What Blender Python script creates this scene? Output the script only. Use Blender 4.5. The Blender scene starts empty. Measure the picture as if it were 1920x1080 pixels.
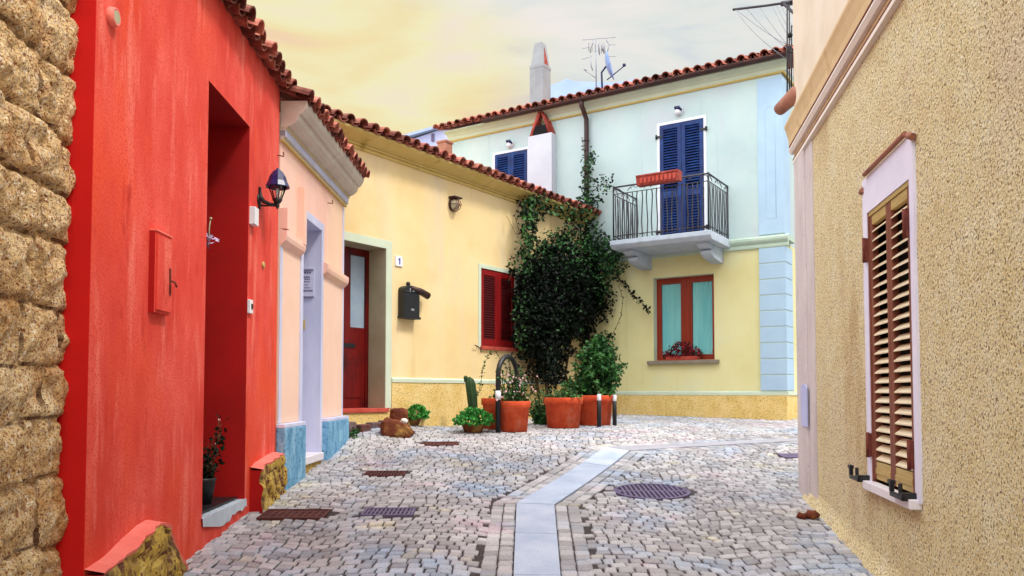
import bpy, math, random
from mathutils import Vector, noise
random.seed(7)
R = math.radians
S = bpy.context.scene
COL = S.collection

# ------------------------------------------------------------------ camera
EYE = 1.5
PITCH = R(2.4)
FPX = 1500.0            # focal length in pixels of the 1920 wide photograph
PPY = 672.0             # principal point row (the photograph is a crop)
cd = bpy.data.cameras.new('camera'); cam = bpy.data.objects.new('camera', cd); COL.objects.link(cam)
cam.location = (0, 0, EYE); cam.rotation_euler = (R(90) + PITCH, 0, 0)
cd.sensor_width = 36; cd.lens = FPX / 1920 * 36; cd.shift_y = (PPY - 540) / 1920
cd.clip_start = 0.05; cd.clip_end = 500
S.camera = cam

# ------------------------------------------------------------------ light
SUN_EL, SUN_AZ = R(56), R(118)      # azimuth clockwise from +Y (north)
sd = bpy.data.lights.new('sun', 'SUN'); sun = bpy.data.objects.new('sun', sd); COL.objects.link(sun)
sd.energy = 1.5; sd.angle = R(10); sd.color = (1, .95, .87)
sdir = Vector((math.sin(SUN_AZ) * math.cos(SUN_EL), math.cos(SUN_AZ) * math.cos(SUN_EL), math.sin(SUN_EL)))
sun.rotation_euler = sdir.to_track_quat('Z', 'Y').to_euler(); sun.location = (3, -3, 12)

def lin(c):
    f = lambda v: v / 12.92 if v <= .04045 else ((v + .055) / 1.055) ** 2.4
    return (f(c[0] / 255), f(c[1] / 255), f(c[2] / 255), 1)

W_ = bpy.data.worlds.new("World"); S.world = W_; W_.use_nodes = True
nt = W_.node_tree; nt.nodes.clear()
def wn(t, **k):
    n = nt.nodes.new(t)
    for a, b in k.items(): setattr(n, a, b)
    return n
out = wn('ShaderNodeOutputWorld'); bg = wn('ShaderNodeBackground'); nt.links.new(bg.outputs[0], out.inputs[0])
sky = wn('ShaderNodeTexSky', sky_type='NISHITA', sun_disc=False); sky.sun_elevation = SUN_EL; sky.sun_rotation = SUN_AZ
sky.dust_density = 2.0
tc = wn('ShaderNodeTexCoord')
mp = wn('ShaderNodeMapping'); mp.inputs['Scale'].default_value = (1.1, 1.1, 6.5); mp.inputs['Rotation'].default_value = (0, R(-9), 0)
nt.links.new(tc.outputs['Generated'], mp.inputs[0])
n1 = wn('ShaderNodeTexNoise'); n1.inputs['Scale'].default_value = 1.6; n1.inputs['Detail'].default_value = 6; n1.inputs['Roughness'].default_value = .55
n1.inputs['Distortion'].default_value = .6
nt.links.new(mp.outputs[0], n1.inputs['Vector'])
def wramp(src, stops):
    r = wn('ShaderNodeValToRGB'); e = r.color_ramp.elements
    while len(e) < len(stops): e.new(.5)
    for i, (p, c) in enumerate(stops): e[i].position = p; e[i].color = c if len(c) == 4 else lin(c)
    nt.links.new(src, r.inputs[0]); return r
n2 = wn('ShaderNodeTexNoise'); n2.inputs['Scale'].default_value = 5.5; n2.inputs['Detail'].default_value = 5; n2.inputs['Distortion'].default_value = .8
mq = wn('ShaderNodeMapping'); mq.inputs['Scale'].default_value = (.8, .8, 3.2); mq.inputs['Rotation'].default_value = (0, R(14), 0); nt.links.new(tc.outputs['Generated'], mq.inputs[0]); nt.links.new(mq.outputs[0], n2.inputs['Vector'])
nm = wn('ShaderNodeMath', operation='MULTIPLY_ADD'); nm.inputs[1].default_value = .55; nt.links.new(n2.outputs[0], nm.inputs[0])
nh = wn('ShaderNodeMath', operation='MULTIPLY'); nh.inputs[1].default_value = .62; nt.links.new(n1.outputs[0], nh.inputs[0]); nt.links.new(nh.outputs[0], nm.inputs[2])
cool = wramp(nm.outputs[0], [(.42, (172, 196, 226)), (.52, (208, 218, 232)), (.6, (236, 240, 236)), (.7, (252, 246, 240))])
warm = wramp(nm.outputs[0], [(.42, (238, 224, 208)), (.5, (255, 222, 184)), (.57, (255, 236, 180)), (.65, (255, 247, 198)), (.76, (255, 240, 220))])
# the glow where the low bright clouds are
dn = wn('ShaderNodeVectorMath', operation='DOT_PRODUCT'); dn.inputs[1].default_value = Vector((-.31, 1, .13)).normalized()
nrm = wn('ShaderNodeVectorMath', operation='NORMALIZE'); nt.links.new(tc.outputs['Generated'], nrm.inputs[0]); nt.links.new(nrm.outputs[0], dn.inputs[0])
ad = wn('ShaderNodeMath', operation='MULTIPLY_ADD'); ad.inputs[1].default_value = .09; nt.links.new(n1.outputs[0], ad.inputs[0]); nt.links.new(dn.outputs['Value'], ad.inputs[2])
gr = wramp(ad.outputs[0], [(.945, (0, 0, 0, 1)), (1.025, (1, 1, 1, 1))])
gr.color_ramp.interpolation = 'EASE'
mx = wn('ShaderNodeMix', data_type='RGBA'); nt.links.new(gr.outputs[0], mx.inputs[0]); nt.links.new(cool.outputs[0], mx.inputs[6]); nt.links.new(warm.outputs[0], mx.inputs[7])
sk = wn('ShaderNodeMix', data_type='RGBA', blend_type='MULTIPLY'); sk.inputs[0].default_value = 1; nt.links.new(sky.outputs[0], sk.inputs[6]); sk.inputs[7].default_value = (.08, .08, .08, 1)
m2 = wn('ShaderNodeMix', data_type='RGBA'); m2.inputs[0].default_value = .95
nt.links.new(sk.outputs[2], m2.inputs[6]); nt.links.new(mx.outputs[2], m2.inputs[7]); 
# an overcast sky: about three times brighter overhead than near the horizon, plus an unseen glow behind left, added to brighten the walls
sx = wn('ShaderNodeSeparateXYZ'); nt.links.new(nrm.outputs[0], sx.inputs[0])
r1 = wn('ShaderNodeMapRange', interpolation_type='SMOOTHSTEP'); nt.links.new(sx.outputs[2], r1.inputs[0])
for i_, v_ in ((1, .46), (2, .85), (3, .68), (4, 2.1)): r1.inputs[i_].default_value = v_
lf = wn('ShaderNodeVectorMath', operation='DOT_PRODUCT'); lf.inputs[1].default_value = (.66, .75, 0); nt.links.new(nrm.outputs[0], lf.inputs[0])
r2 = wn('ShaderNodeMapRange', interpolation_type='SMOOTHSTEP'); nt.links.new(lf.outputs['Value'], r2.inputs[0])
for i_, v_ in ((1, -.7), (2, .3), (3, 1.65), (4, 0.0)): r2.inputs[i_].default_value = v_
su = wn('ShaderNodeMath', operation='ADD'); nt.links.new(r1.outputs[0], su.inputs[0]); nt.links.new(r2.outputs[0], su.inputs[1])
vs_ = wn('ShaderNodeVectorMath', operation='SCALE'); nt.links.new(m2.outputs[2], vs_.inputs[0]); nt.links.new(su.outputs[0], vs_.inputs['Scale'])
nt.links.new(vs_.outputs[0], bg.inputs[0])
bg.inputs[1].default_value = 0.8
S.view_settings.view_transform = 'Standard'; S.view_settings.look = 'None'
S.view_settings.exposure = 0.78; S.view_settings.gamma = 1

# ------------------------------------------------------------------ helpers
def ray(px, py):
    xc, yc = (px - 960) / FPX, (PPY - py) / FPX
    c, s = math.cos(PITCH), math.sin(PITCH)
    return Vector((xc, c - yc * s, s + yc * c))

def sm(a, b, x):
    t = max(0, min(1, (x - a) / (b - a))); return t * t * (3 - 2 * t)
PROF = [(-60, -2), (0, 0), (4, .29), (6.5, .475), (8, .59), (9, .68), (10, .79), (11, .88), (12, .94), (13, .98), (14, 1.0), (16, 1.07), (20, 1.15), (90, 2.0)]
def gz(x, y):
    for (a, za), (b, zb) in zip(PROF, PROF[1:]):
        if y <= b: break
    z = za + (zb - za) * (y - a) / (b - a)
    return z + .12 * sm(.9, 1.9, -x) * sm(9.3, 11.4, y)
def gpt(px, py):
    d = ray(px, py); t = 1.0
    while t < 60:
        p = Vector((0, 0, EYE)) + d * t
        if p.z < gz(p.x, p.y): return p
        t += .01
    return p

class Frame:
    """a vertical wall plane: u along it, w out of it, z up"""
    def __init__(s, p, t, side):
        s.p = Vector((p[0], p[1], 0)); s.t = Vector((t[0], t[1], 0)).normalized()
        s.n = Vector((s.t.y, -s.t.x, 0)) * side
    def pt(s, u, w, z): return s.p + s.t * u + s.n * w + Vector((0, 0, z))
    def at(s, px, py, w=0):
        d = ray(px, py); o = Vector((0, 0, EYE)); q = s.p + s.n * w
        k = (q - o).dot(s.n) / d.dot(s.n); h = o + d * k
        return ((h - s.p).dot(s.t), h.z)
    def u(s, px, w=0): return s.at(px, 600, w)[0]
    def z(s, px, py, w=0): return s.at(px, py, w)[1]
STONE = Frame((-2.19, 4.0), (-.18, 1), 1)
RED = Frame((-2.101, 3.96), (-.0367, 1), 1)
PINK = Frame((-2.235, 7.62), (.0133, 1), 1)
YEL = Frame((-2.26, 10.8), (.7, 1), 1)
BLUE = Frame((4.82, 14.09), (-1.56, 1), -1)
RIGHT = Frame((2.75, 7.63), (.173, 1), -1)

class MB:
    def __init__(s): s.v = []; s.f = []; s.c = []; s.sm = []; s.g = []
    def add(s, vs, fs, c=.5, smooth=False):
        b = len(s.v); s.g.append((b, len(s.f))); s.v += [tuple(x) for x in vs]
        for f in fs: s.f.append(tuple(i + b for i in f)); s.c.append(c); s.sm.append(smooth)
    def hexa(s, P, c=.5):   # 8 points: bottom 4 (ccw), top 4
        s.add(P, [(0, 3, 2, 1), (4, 5, 6, 7), (0, 1, 5, 4), (1, 2, 6, 5), (2, 3, 7, 6), (3, 0, 4, 7)], c)
    def fbox(s, F, u0, u1, w0, w1, z0, z1, c=.5):
        s.hexa([F.pt(u0, w0, z0), F.pt(u1, w0, z0), F.pt(u1, w1, z0), F.pt(u0, w1, z0),
                F.pt(u0, w0, z1), F.pt(u1, w0, z1), F.pt(u1, w1, z1), F.pt(u0, w1, z1)], c)
    def box(s, x0, x1, y0, y1, z0, z1, c=.5):
        s.hexa([Vector(p) for p in ((x0, y0, z0), (x1, y0, z0), (x1, y1, z0), (x0, y1, z0), (x0, y0, z1), (x1, y0, z1), (x1, y1, z1), (x0, y1, z1))], c)
    def quad(s, a, b, c_, d, c=.5): s.add([a, b, c_, d], [(0, 1, 2, 3)], c)
    def prof(s, F, u0, u1, pts, c=.5):      # closed profile in (w,z) extruded along u
        n = len(pts)
        s.add([F.pt(u0, w, z) for w, z in pts] + [F.pt(u1, w, z) for w, z in pts],
              [(i, (i + 1) % n, (i + 1) % n + n, i + n) for i in range(n)] + [tuple(range(n))[::-1], tuple(range(n, 2 * n))], c)
    def tube(s, pts, r, n=8, c=.5, caps=True, smooth=True):
        pts = [Vector(p) for p in pts]; rs = r if isinstance(r, (list, tuple)) else [r] * len(pts)
        vs = []; up = None
        for i, p in enumerate(pts):
            d = (pts[min(i + 1, len(pts) - 1)] - pts[max(i - 1, 0)]).normalized()
            if up is None:
                up = d.cross(Vector((0, 0, 1)))
                if up.length < .1: up = d.cross(Vector((1, 0, 0)))
            up = (up - d * up.dot(d)).normalized(); q = d.cross(up)
            for k in range(n):
                a = 2 * math.pi * k / n; vs.append(p + up * math.cos(a) * rs[i] + q * math.sin(a) * rs[i])
        m = len(pts)
        s.add(vs, [(i * n + k, i * n + (k + 1) % n, (i + 1) * n + (k + 1) % n, (i + 1) * n + k) for i in range(m - 1) for k in range(n)], c, smooth)
        if caps:
            b = len(s.v) - m * n
            s.f += [tuple(b + k for k in range(n))[::-1], tuple(b + (m - 1) * n + k for k in range(n))]; s.c += [c, c]; s.sm += [False, False]
    def lathe(s, cen, prof, n=24, c=.5, smooth=True, axis=None, a0=None):
        cen = Vector(cen); ax = Vector(axis or (0, 0, 1)).normalized()
        x = ax.cross(Vector((0, 1, 0)));
        if x.length < .1: x = ax.cross(Vector((1, 0, 0)))
        x.normalize(); y = ax.cross(x)
        vs = [cen + ax * h + (x * math.cos(2 * math.pi * k / n) + y * math.sin(2 * math.pi * k / n)) * r for r, h in prof for k in range(n)]
        m = len(prof)
        s.add(vs, [(i * n + k, i * n + (k + 1) % n, (i + 1) * n + (k + 1) % n, (i + 1) * n + k) for i in range(m - 1) for k in range(n)], c, smooth)
        b = len(s.v) - m * n
        s.f += [tuple(b + k for k in range(n))[::-1], tuple(b + (m - 1) * n + k for k in range(n))]; s.c += [c, c]; s.sm += [False, False]
    def ball(s, cen, r, n=10, c=.5, jit=0):
        cen = Vector(cen); r = r if isinstance(r, (tuple, list)) else (r, r, r); vs = []
        for i in range(n // 2 + 1):
            th = math.pi * i / (n // 2)
            for k in range(n):
                a = 2 * math.pi * k / n
                d = Vector((math.sin(th) * math.cos(a), math.sin(th) * math.sin(a), math.cos(th)))
                j = 1 + jit * noise.noise(d * 1.7 + cen * 3)
                vs.append(cen + Vector((d.x * r[0], d.y * r[1], d.z * r[2])) * j)
        s.add(vs, [(i * n + k, (i + 1) * n + k, (i + 1) * n + (k + 1) % n, i * n + (k + 1) % n) for i in range(n // 2) for k in range(n)], c, True)
    def leaf(s, p, size, c=.5, d=None):
        d = d or Vector((random.gauss(0, 1), random.gauss(0, 1), random.gauss(0, .8)))
        d = d.normalized(); q = d.cross(Vector((random.gauss(0, 1), random.gauss(0, 1), random.gauss(0, 1))))
        if q.length < .01: q = Vector((1, 0, 0))
        q.normalize(); nn = d.cross(q)
        L, Wd = size, size * .36
        s.add([p, p + d * L * .45 + q * Wd + nn * Wd * .35, p + d * L, p + d * L * .45 - q * Wd + nn * Wd * .35, p + d * L * .5], [(0, 4, 1), (1, 4, 2), (0, 3, 4), (3, 2, 4)], c)

ORG = {}
KEEP = {'foliage', 'stems', 'flowers', 'rods', 'line', 'bars', 'relief', 'cobbled_street', 'slab_path', 'grating', 'plate', 'roof', 'curtain_folds', 'ground', 'railing', 'guard', 'stone_wall', 'petals', 'dish', 'cage', 'pebble', 'vent_opening', 'wall', 'upper_wall', 'lower_wall', 'weed'}
def build(name, mb, mat, parent=None, bevel=0, label=None, loc=None):
    """one object per separate piece; returns the first"""
    k = len(mb.g)
    if name in KEEP or k < 2 or k > 260 or parent is None: return build1(name, mb, mat, parent, bevel, label, loc)
    ends = [g[0] for g in mb.g[1:]] + [len(mb.v)]; fends = [g[1] for g in mb.g[1:]] + [len(mb.f)]
    bb = []
    for (v0, f0), v1 in zip(mb.g, ends):
        P = mb.v[v0:v1]; bb.append(([min(p[i] for p in P) for i in range(3)], [max(p[i] for p in P) for i in range(3)]))
    root = list(range(k))
    def find(i):
        while root[i] != i: i = root[i]
        return i
    for i in range(k):
        for j in range(i + 1, k):
            a, b = bb[i], bb[j]; si = max(a[1][q] - a[0][q] for q in range(3)); sj = max(b[1][q] - b[0][q] for q in range(3))
            gp = math.sqrt(sum(max(0, a[0][q] - b[1][q], b[0][q] - a[1][q]) ** 2 for q in range(3)))
            if gp <= max(.02, .5 * max(si, sj)): root[find(j)] = find(i)
    sets = {}
    for i in range(k): sets.setdefault(find(i), []).append(i)
    if len(sets) == 1: return build1(name, mb, mat, parent, bevel, label, loc)
    first = None
    for ids in sets.values():
        n = MB()
        for i in ids:
            v0, f0 = mb.g[i]; b = len(n.v); n.v += mb.v[v0:ends[i]]
            for q in range(f0, fends[i]): n.f.append(tuple(x - v0 + b for x in mb.f[q])); n.c.append(mb.c[q]); n.sm.append(mb.sm[q])
        o = build1(name, n, mat, parent, bevel, label, loc); first = first or o
    return first
def build1(name, mb, mat, parent=None, bevel=0, label=None, loc=None):
    if parent is not None: o0 = ORG[parent.name]
    elif loc is not None: o0 = Vector(loc)
    else:
        xs = [v[0] for v in mb.v]; ys = [v[1] for v in mb.v]
        o0 = Vector(((min(xs) + max(xs)) / 2, (min(ys) + max(ys)) / 2, min(v[2] for v in mb.v)))
    me = bpy.data.meshes.new(name)
    me.from_pydata([(v[0] - o0.x, v[1] - o0.y, v[2] - o0.z) for v in mb.v], [], mb.f)
    me.polygons.foreach_set('use_smooth', mb.sm)
    a = me.attributes.new('var', 'FLOAT', 'FACE'); a.data.foreach_set('value', mb.c)
    me.update()
    o = bpy.data.objects.new(name, me); COL.objects.link(o)
    if mat: me.materials.append(mat)
    if parent is None: o.location = o0
    else: o.parent = parent
    if bevel:
        b = o.modifiers.new('bevel', 'BEVEL'); b.width = bevel; b.segments = 2; b.limit_method = 'ANGLE'; b.angle_limit = R(40)
    ORG[o.name] = o0
    if label: o['label'] = label
    return o
def empty(name, loc):
    o = bpy.data.objects.new(name, None); COL.objects.link(o); o.location = loc; o.empty_display_size = .1
    ORG[o.name] = Vector(loc); return o
def tag(o, label, cat, group=None):
    o['label'] = label; o['category'] = cat
    if group: o['group'] = group
    return o
def struct(o): o['kind'] = 'structure'; return o
def copy_tree(o, loc, parent=None, rz=0, sc=1):
    c = o.copy(); COL.objects.link(c); c.parent = parent
    if parent is None: c.location = loc; c.rotation_euler.z = rz; c.scale = (sc, sc, sc)
    for ch in list(o.children): copy_tree(ch, None, c)
    return c

# ------------------------------------------------------------------ materials
def mk(name, cols, rough=.85, scale=3, streak=(1, 1, 1), fine=60, speck=None, spk=(.55, .7), bump=.3, bdist=.01, bscale=60, var=0, metal=0, big=None, detail=5, coat=0, spec=.3, joint=None, bvor=False, trans=0):
    """cols: ramp over a soft noise; speck: colour on fine noise peaks; big: (colour, scale, lo, hi) stain patches"""
    m = bpy.data.materials.new(name); m.use_nodes = True; t = m.node_tree; L = t.links; N = t.nodes
    b = N['Principled BSDF']; b.inputs['Roughness'].default_value = rough; b.inputs['Metallic'].default_value = metal
    b.inputs['Specular IOR Level'].default_value = spec
    if coat: b.inputs['Coat Weight'].default_value = coat
    tcn = N.new('ShaderNodeTexCoord')
    def nz(sc, st=(1, 1, 1), det=detail, ro=.6):
        mpn = N.new('ShaderNodeMapping'); mpn.inputs['Scale'].default_value = st; L.new(tcn.outputs['Object'], mpn.inputs[0])
        x = N.new('ShaderNodeTexNoise'); x.inputs['Scale'].default_value = sc; x.inputs['Detail'].default_value = det; x.inputs['Roughness'].default_value = ro
        L.new(mpn.outputs[0], x.inputs['Vector']); return x.outputs[0]
    def ramp(src, stops, ease=False):
        r = N.new('ShaderNodeValToRGB'); e = r.color_ramp.elements
        while len(e) < len(stops): e.new(.5)
        for i, (p, c) in enumerate(stops): e[i].position = p; e[i].color = c if len(c) == 4 else lin(c)
        L.new(src, r.inputs[0]); return r.outputs[0]
    def mix(f, a, bb, bt='MIX'):
        x = N.new('ShaderNodeMix'); x.data_type = 'RGBA'; x.blend_type = bt
        if isinstance(f, float): x.inputs[0].default_value = f
        else: L.new(f, x.inputs[0])
        if isinstance(a, tuple): x.inputs[6].default_value = a
        else: L.new(a, x.inputs[6])
        if isinstance(bb, tuple): x.inputs[7].default_value = bb
        else: L.new(bb, x.inputs[7])
        return x.outputs[2]
    k = len(cols)
    if k == 1: c = ramp(nz(scale, streak), [(.3, cols[0]), (.7, tuple(min(255, v * 1.06) for v in cols[0]))])
    else: c = ramp(nz(scale, streak), [(.3 + .4 * i / (k - 1), cc) for i, cc in enumerate(cols)])
    if big:
        for bc, bs, lo, hi, st in big:
            f = ramp(nz(bs, st), [(lo, (0, 0, 0, 1)), (hi, (1, 1, 1, 1))]); c = mix(f, c, lin(bc))
    if speck:
        f = ramp(nz(fine, det=3), [(spk[0], (0, 0, 0, 1)), (spk[1], (1, 1, 1, 1))]); c = mix(f, c, lin(speck))
    at = N.new('ShaderNodeAttribute'); at.attribute_name = 'var'
    if var:
        f = ramp(at.outputs['Fac'], [(0, (1 - var,) * 3 + (1,)), (1, (1 + var,) * 3 + (1,))]); c = mix(1.0, c, f, 'MULTIPLY')
    if joint:
        f = ramp(at.outputs['Fac'], [(.0, (1, 1, 1, 1)), (.3, (0, 0, 0, 1))]); c = mix(f, c, lin(joint))
    L.new(c, b.inputs['Base Color'])
    if bump:
        bn = N.new('ShaderNodeBump'); bn.inputs['Strength'].default_value = bump; bn.inputs['Distance'].default_value = bdist
        if bvor:
            vv = N.new('ShaderNodeTexVoronoi'); vv.inputs['Scale'].default_value = bscale; L.new(tcn.outputs['Object'], vv.inputs['Vector']); h = vv.outputs['Distance']
        else: h = nz(bscale, det=4)
        L.new(h, bn.inputs['Height']); L.new(bn.outputs[0], b.inputs['Normal'])
    return m
M = {}
V = (1, 1, 1); ST = (1, 1, .18); SR = (3, 3, .12)
M['red'] = mk('red_plaster', [(206, 52, 38), (222, 76, 62), (234, 100, 86)], scale=2.2, streak=(1.2, 1.2, .6), fine=85, speck=(206, 52, 38), spk=(.5, .7),
              bump=.45, bdist=.008, bscale=70, big=[((230, 78, 34), .9, .5, .72, (1, 1, .7)), ((200, 48, 34), 2.0, .58, .78, (1, 1, .45)), ((242, 132, 116), 5, .56, .78, (1.4, 1.4, .22)), ((190, 44, 30), 7, .64, .74, (1.2, 1.2, .3))])
M['red_shade'] = mk('red_shaded_faces', [(150, 8, 6), (172, 12, 8)], scale=2, bump=.15, bdist=.004, bscale=120)  # the house red with the shade of reveals and side faces painted in
M['red_end_shade'] = mk('red_shaded_end', [(196, 12, 8), (212, 20, 14)], scale=2, bump=.2, bdist=.004, bscale=90)  # the unlit wall end: its shade is put into this darker red
M['pink'] = mk('pink_plaster', [(230, 178, 160), (238, 192, 176), (242, 202, 186)], scale=1.5, streak=(1, 1, .4), bump=.12, bdist=.004, bscale=90, big=[((238, 205, 165), 1.3, .5, .8, ST)])
M['cream_pink'] = mk('cream_plaster', [(234, 194, 170), (240, 204, 184)], scale=1.5, bump=.12, bdist=.004, bscale=90)
M['lav'] = mk('lavender_white_paint', [(176, 180, 210), (196, 198, 224), (212, 212, 234)], scale=2.4, streak=(1, 1, .3), bump=.1, bdist=.003, bscale=80)
M['plblue'] = mk('blue_plinth_paint', [(84, 136, 172), (112, 164, 200), (156, 196, 216)], scale=9, streak=(1, 1, .5), bump=.4, bdist=.01, bscale=40, speck=(45, 95, 130), fine=30, spk=(.55, .7))
M['greycor'] = mk('grey_cornice_paint', [(190, 178, 165), (208, 198, 184)], scale=3, bump=.08, bdist=.003, bscale=60, big=[((165, 150, 130), 3, .6, .8, V)])
M['yellow'] = mk('yellow_plaster', [(228, 198, 142), (235, 208, 154), (239, 215, 167)], scale=.9, bump=.12, bdist=.004, bscale=90, big=[((226, 186, 120), .8, .55, .8, V), ((220, 200, 168), 1.6, .52, .78, ST), ((208, 176, 122), 1.5, .62, .8, SR)])
M['yelcor'] = mk('ochre_cornice_paint', [(206, 180, 104), (218, 194, 126)], scale=3, bump=.08, bdist=.003, bscale=60, big=[((160, 128, 40), 4, .58, .8, (1, 1, .3))])
M['rough_y'] = mk('yellow_roughcast', [(226, 190, 110), (236, 204, 132), (242, 214, 150)], scale=4, fine=45, speck=(165, 128, 60), spk=(.55, .68), bump=.9, bdist=.02, bscale=45)
M['mint'] = mk('pale_green_paint', [(196, 208, 184), (208, 216, 194)], scale=3, bump=.08, bdist=.003, bscale=60)
M['jamb'] = mk('grey_green_jamb', [(165, 158, 130), (180, 174, 148)], scale=3, bump=.08, bdist=.003)
M['bluewall'] = mk('pale_aqua_plaster', [(176, 196, 196), (187, 206, 204), (196, 210, 207)], scale=.8, bump=.1, bdist=.004, bscale=70, big=[((190, 196, 202), 1.0, .5, .76, V), ((158, 178, 174), 1.6, .58, .8, SR)])
M['lowyel'] = mk('pale_yellow_plaster', [(214, 204, 144), (222, 214, 158), (226, 220, 170)], scale=.9, bump=.1, bdist=.004, bscale=70, big=[((214, 214, 178), 1.0, .54, .8, V), ((206, 196, 140), 1.6, .6, .8, SR)])
M['quoin'] = mk('light_blue_paint', [(166, 192, 214), (178, 203, 223)], scale=2, bump=.1, bdist=.003)
M['seafoam'] = mk('soft_green_trim', [(176, 196, 178), (194, 210, 192)], scale=3, bump=.08, bdist=.003)
M['ochreline'] = mk('ochre_line_paint', [(196, 168, 96), (210, 184, 110)], scale=3, bump=0)
M['tile'] = mk('terracotta_roof_tile', [(96, 46, 40), (146, 80, 66), (192, 126, 106)], scale=7, var=.6, rough=.9, bump=.4, bdist=.01, bscale=50, speck=(196, 150, 130), fine=22, spk=(.62, .78), big=[((70, 34, 30), 3, .58, .75, V)])
M['terra'] = mk('terracotta_clay', [(192, 66, 34), (212, 82, 44), (222, 102, 64)], scale=6, var=.15, rough=.8, bump=.15, bdist=.005, bscale=60, big=[((160, 46, 22), 4, .56, .76, V), ((216, 146, 116), 2.6, .6, .78, (1, 1, .6))])
M['terra2'] = mk('old_red_clay', [(134, 50, 42), (158, 66, 56), (178, 92, 80)], scale=9, var=.3, rough=.85, bump=.3, bdist=.006, bscale=50)
M['redtile'] = mk('red_step_tile', [(170, 60, 48), (196, 86, 70)], scale=5, bump=.1)
M['dkred'] = mk('dark_red_paint', [(120, 12, 14), (146, 20, 20)], scale=4, rough=.5, streak=(6, 6, .6), bump=.1, bdist=.003)
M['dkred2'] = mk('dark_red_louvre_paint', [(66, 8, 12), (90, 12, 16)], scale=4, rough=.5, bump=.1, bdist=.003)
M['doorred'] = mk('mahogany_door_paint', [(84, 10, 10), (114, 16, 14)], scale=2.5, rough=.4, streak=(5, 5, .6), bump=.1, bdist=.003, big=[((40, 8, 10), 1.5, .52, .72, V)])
M['woodred'] = mk('reddish_window_wood', [(128, 38, 20), (158, 54, 28)], scale=3, rough=.4, streak=(8, 8, .6), bump=.1, bdist=.003)
M['blue'] = mk('blue_shutter_paint', [(6, 28, 78), (11, 42, 100), (22, 62, 124)], scale=5, rough=.5, bump=.1, bdist=.003, var=.15)
M['black'] = mk('black_painted_iron', [(14, 14, 17), (24, 24, 28)], scale=10, rough=.45, bump=.15, bdist=.003, spec=.5)
M['iron'] = mk('wrought_iron', [(38, 32, 40), (62, 56, 66)], scale=10, rough=.5, bump=.15, bdist=.003, spec=.5)
M['navy'] = mk('navy_enamel', [(14, 16, 62), (26, 28, 92)], scale=6, rough=.3, bump=0, spec=.5)
M['brownmetal'] = mk('dark_brown_metal', [(46, 26, 24), (66, 38, 34)], scale=6, rough=.5, bump=.1, bdist=.003, spec=.4)
M['white'] = mk('white_plastic', [(222, 222, 228), (234, 234, 238)], scale=4, rough=.5, bump=.05)
M['galv'] = mk('galvanised_metal', [(128, 130, 140), (160, 162, 170)], scale=8, rough=.45, metal=.4, bump=.05)
M['dish'] = mk('dish_enamel', [(120, 150, 205), (150, 175, 222)], scale=4, rough=.4, bump=0)
M['lavhouse'] = mk('lavender_far_plaster', [(176, 180, 222), (196, 200, 234)], scale=1.2, bump=.1)
M['bluegrey'] = mk('slate_blue_far_plaster', [(150, 168, 206), (168, 184, 216)], scale=1.2, bump=.1)
M['chim'] = mk('grey_chimney_render', [(140, 142, 146), (160, 162, 164)], scale=2.5, bump=.2, bdist=.006, big=[((140, 146, 150), 2, .55, .8, V)])
M['breast'] = mk('pale_flue_render', [(190, 192, 202), (204, 206, 214)], scale=1.5, bump=.1)
M['rough_r'] = mk('coarse_roughcast', [(236, 212, 154), (245, 225, 172), (250, 235, 192)], scale=5, fine=74, speck=(140, 106, 62), spk=(.54, .64), bump=1.0, bdist=.03, bscale=62,
                  big=[((250, 240, 214), 60, .54, .64, V), ((200, 158, 104), 1.3, .54, .76, (1, 1, .4)), ((238, 216, 180), .8, .54, .76, V), ((176, 132, 84), 3.2, .66, .8, (1, 1, .3))])
M['smooth_r'] = mk('beige_smooth_render', [(214, 196, 172), (224, 208, 186), (228, 214, 196)], scale=2, bump=.35, bdist=.008, bscale=55)
M['mould'] = mk('sand_moulding_paint', [(206, 176, 130), (222, 194, 150)], scale=3, bump=.08, bdist=.003, big=[((176, 138, 84), 3, .6, .8, V)])
M['mouldw'] = mk('cream_moulding_paint', [(232, 220, 205), (240, 230, 220)], scale=3, bump=.08, bdist=.003)
M['pil'] = mk('mauve_grey_render', [(188, 176, 176), (206, 194, 192), (214, 204, 200)], scale=3, bump=.4, bdist=.008, bscale=50, streak=(1, 1, .4), fine=50, speck=(160, 140, 135), spk=(.6, .75), big=[((176, 136, 96), 2.2, .62, .82, (1, 1, .5))])
M['surround'] = mk('white_surround_paint', [(222, 218, 238), (234, 230, 244)], scale=4, bump=.25, bdist=.006, bscale=50)
M['shutter_r'] = mk('brown_shutter_stile', [(112, 58, 44), (140, 82, 62)], scale=6, rough=.5, streak=(6, 6, .5), bump=.1, bdist=.003)
M['rail_r'] = mk('tan_shutter_rail', [(176, 148, 86), (196, 170, 108)], scale=6, rough=.5, streak=(1, 1, 8), bump=.1, bdist=.003)
M['slat'] = mk('cream_louvre_slat', [(226, 206, 170), (240, 224, 192)], scale=8, rough=.5, bump=.05)
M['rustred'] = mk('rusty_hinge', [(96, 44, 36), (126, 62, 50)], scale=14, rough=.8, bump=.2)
M['marble'] = mk('marble_sill', [(222, 214, 220), (236, 228, 232)], scale=6, rough=.4, bump=.1, bdist=.003)
M['concrete'] = mk('pale_concrete', [(170, 180, 194), (190, 199, 211)], scale=5, rough=.8, bump=.2, bdist=.005, big=[((150, 158, 160), 4, .6, .8, V)])
M['sill'] = mk('grey_brown_sill', [(120, 110, 96), (142, 130, 114)], scale=5, bump=.1)
M['slab'] = mk('pale_granite_slab', [(166, 178, 200), (184, 194, 212), (198, 204, 218)], scale=3, fine=170, speck=(150, 156, 178), spk=(.52, .66), rough=.75, bump=.2, bdist=.003, bscale=160, var=.05)
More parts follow.
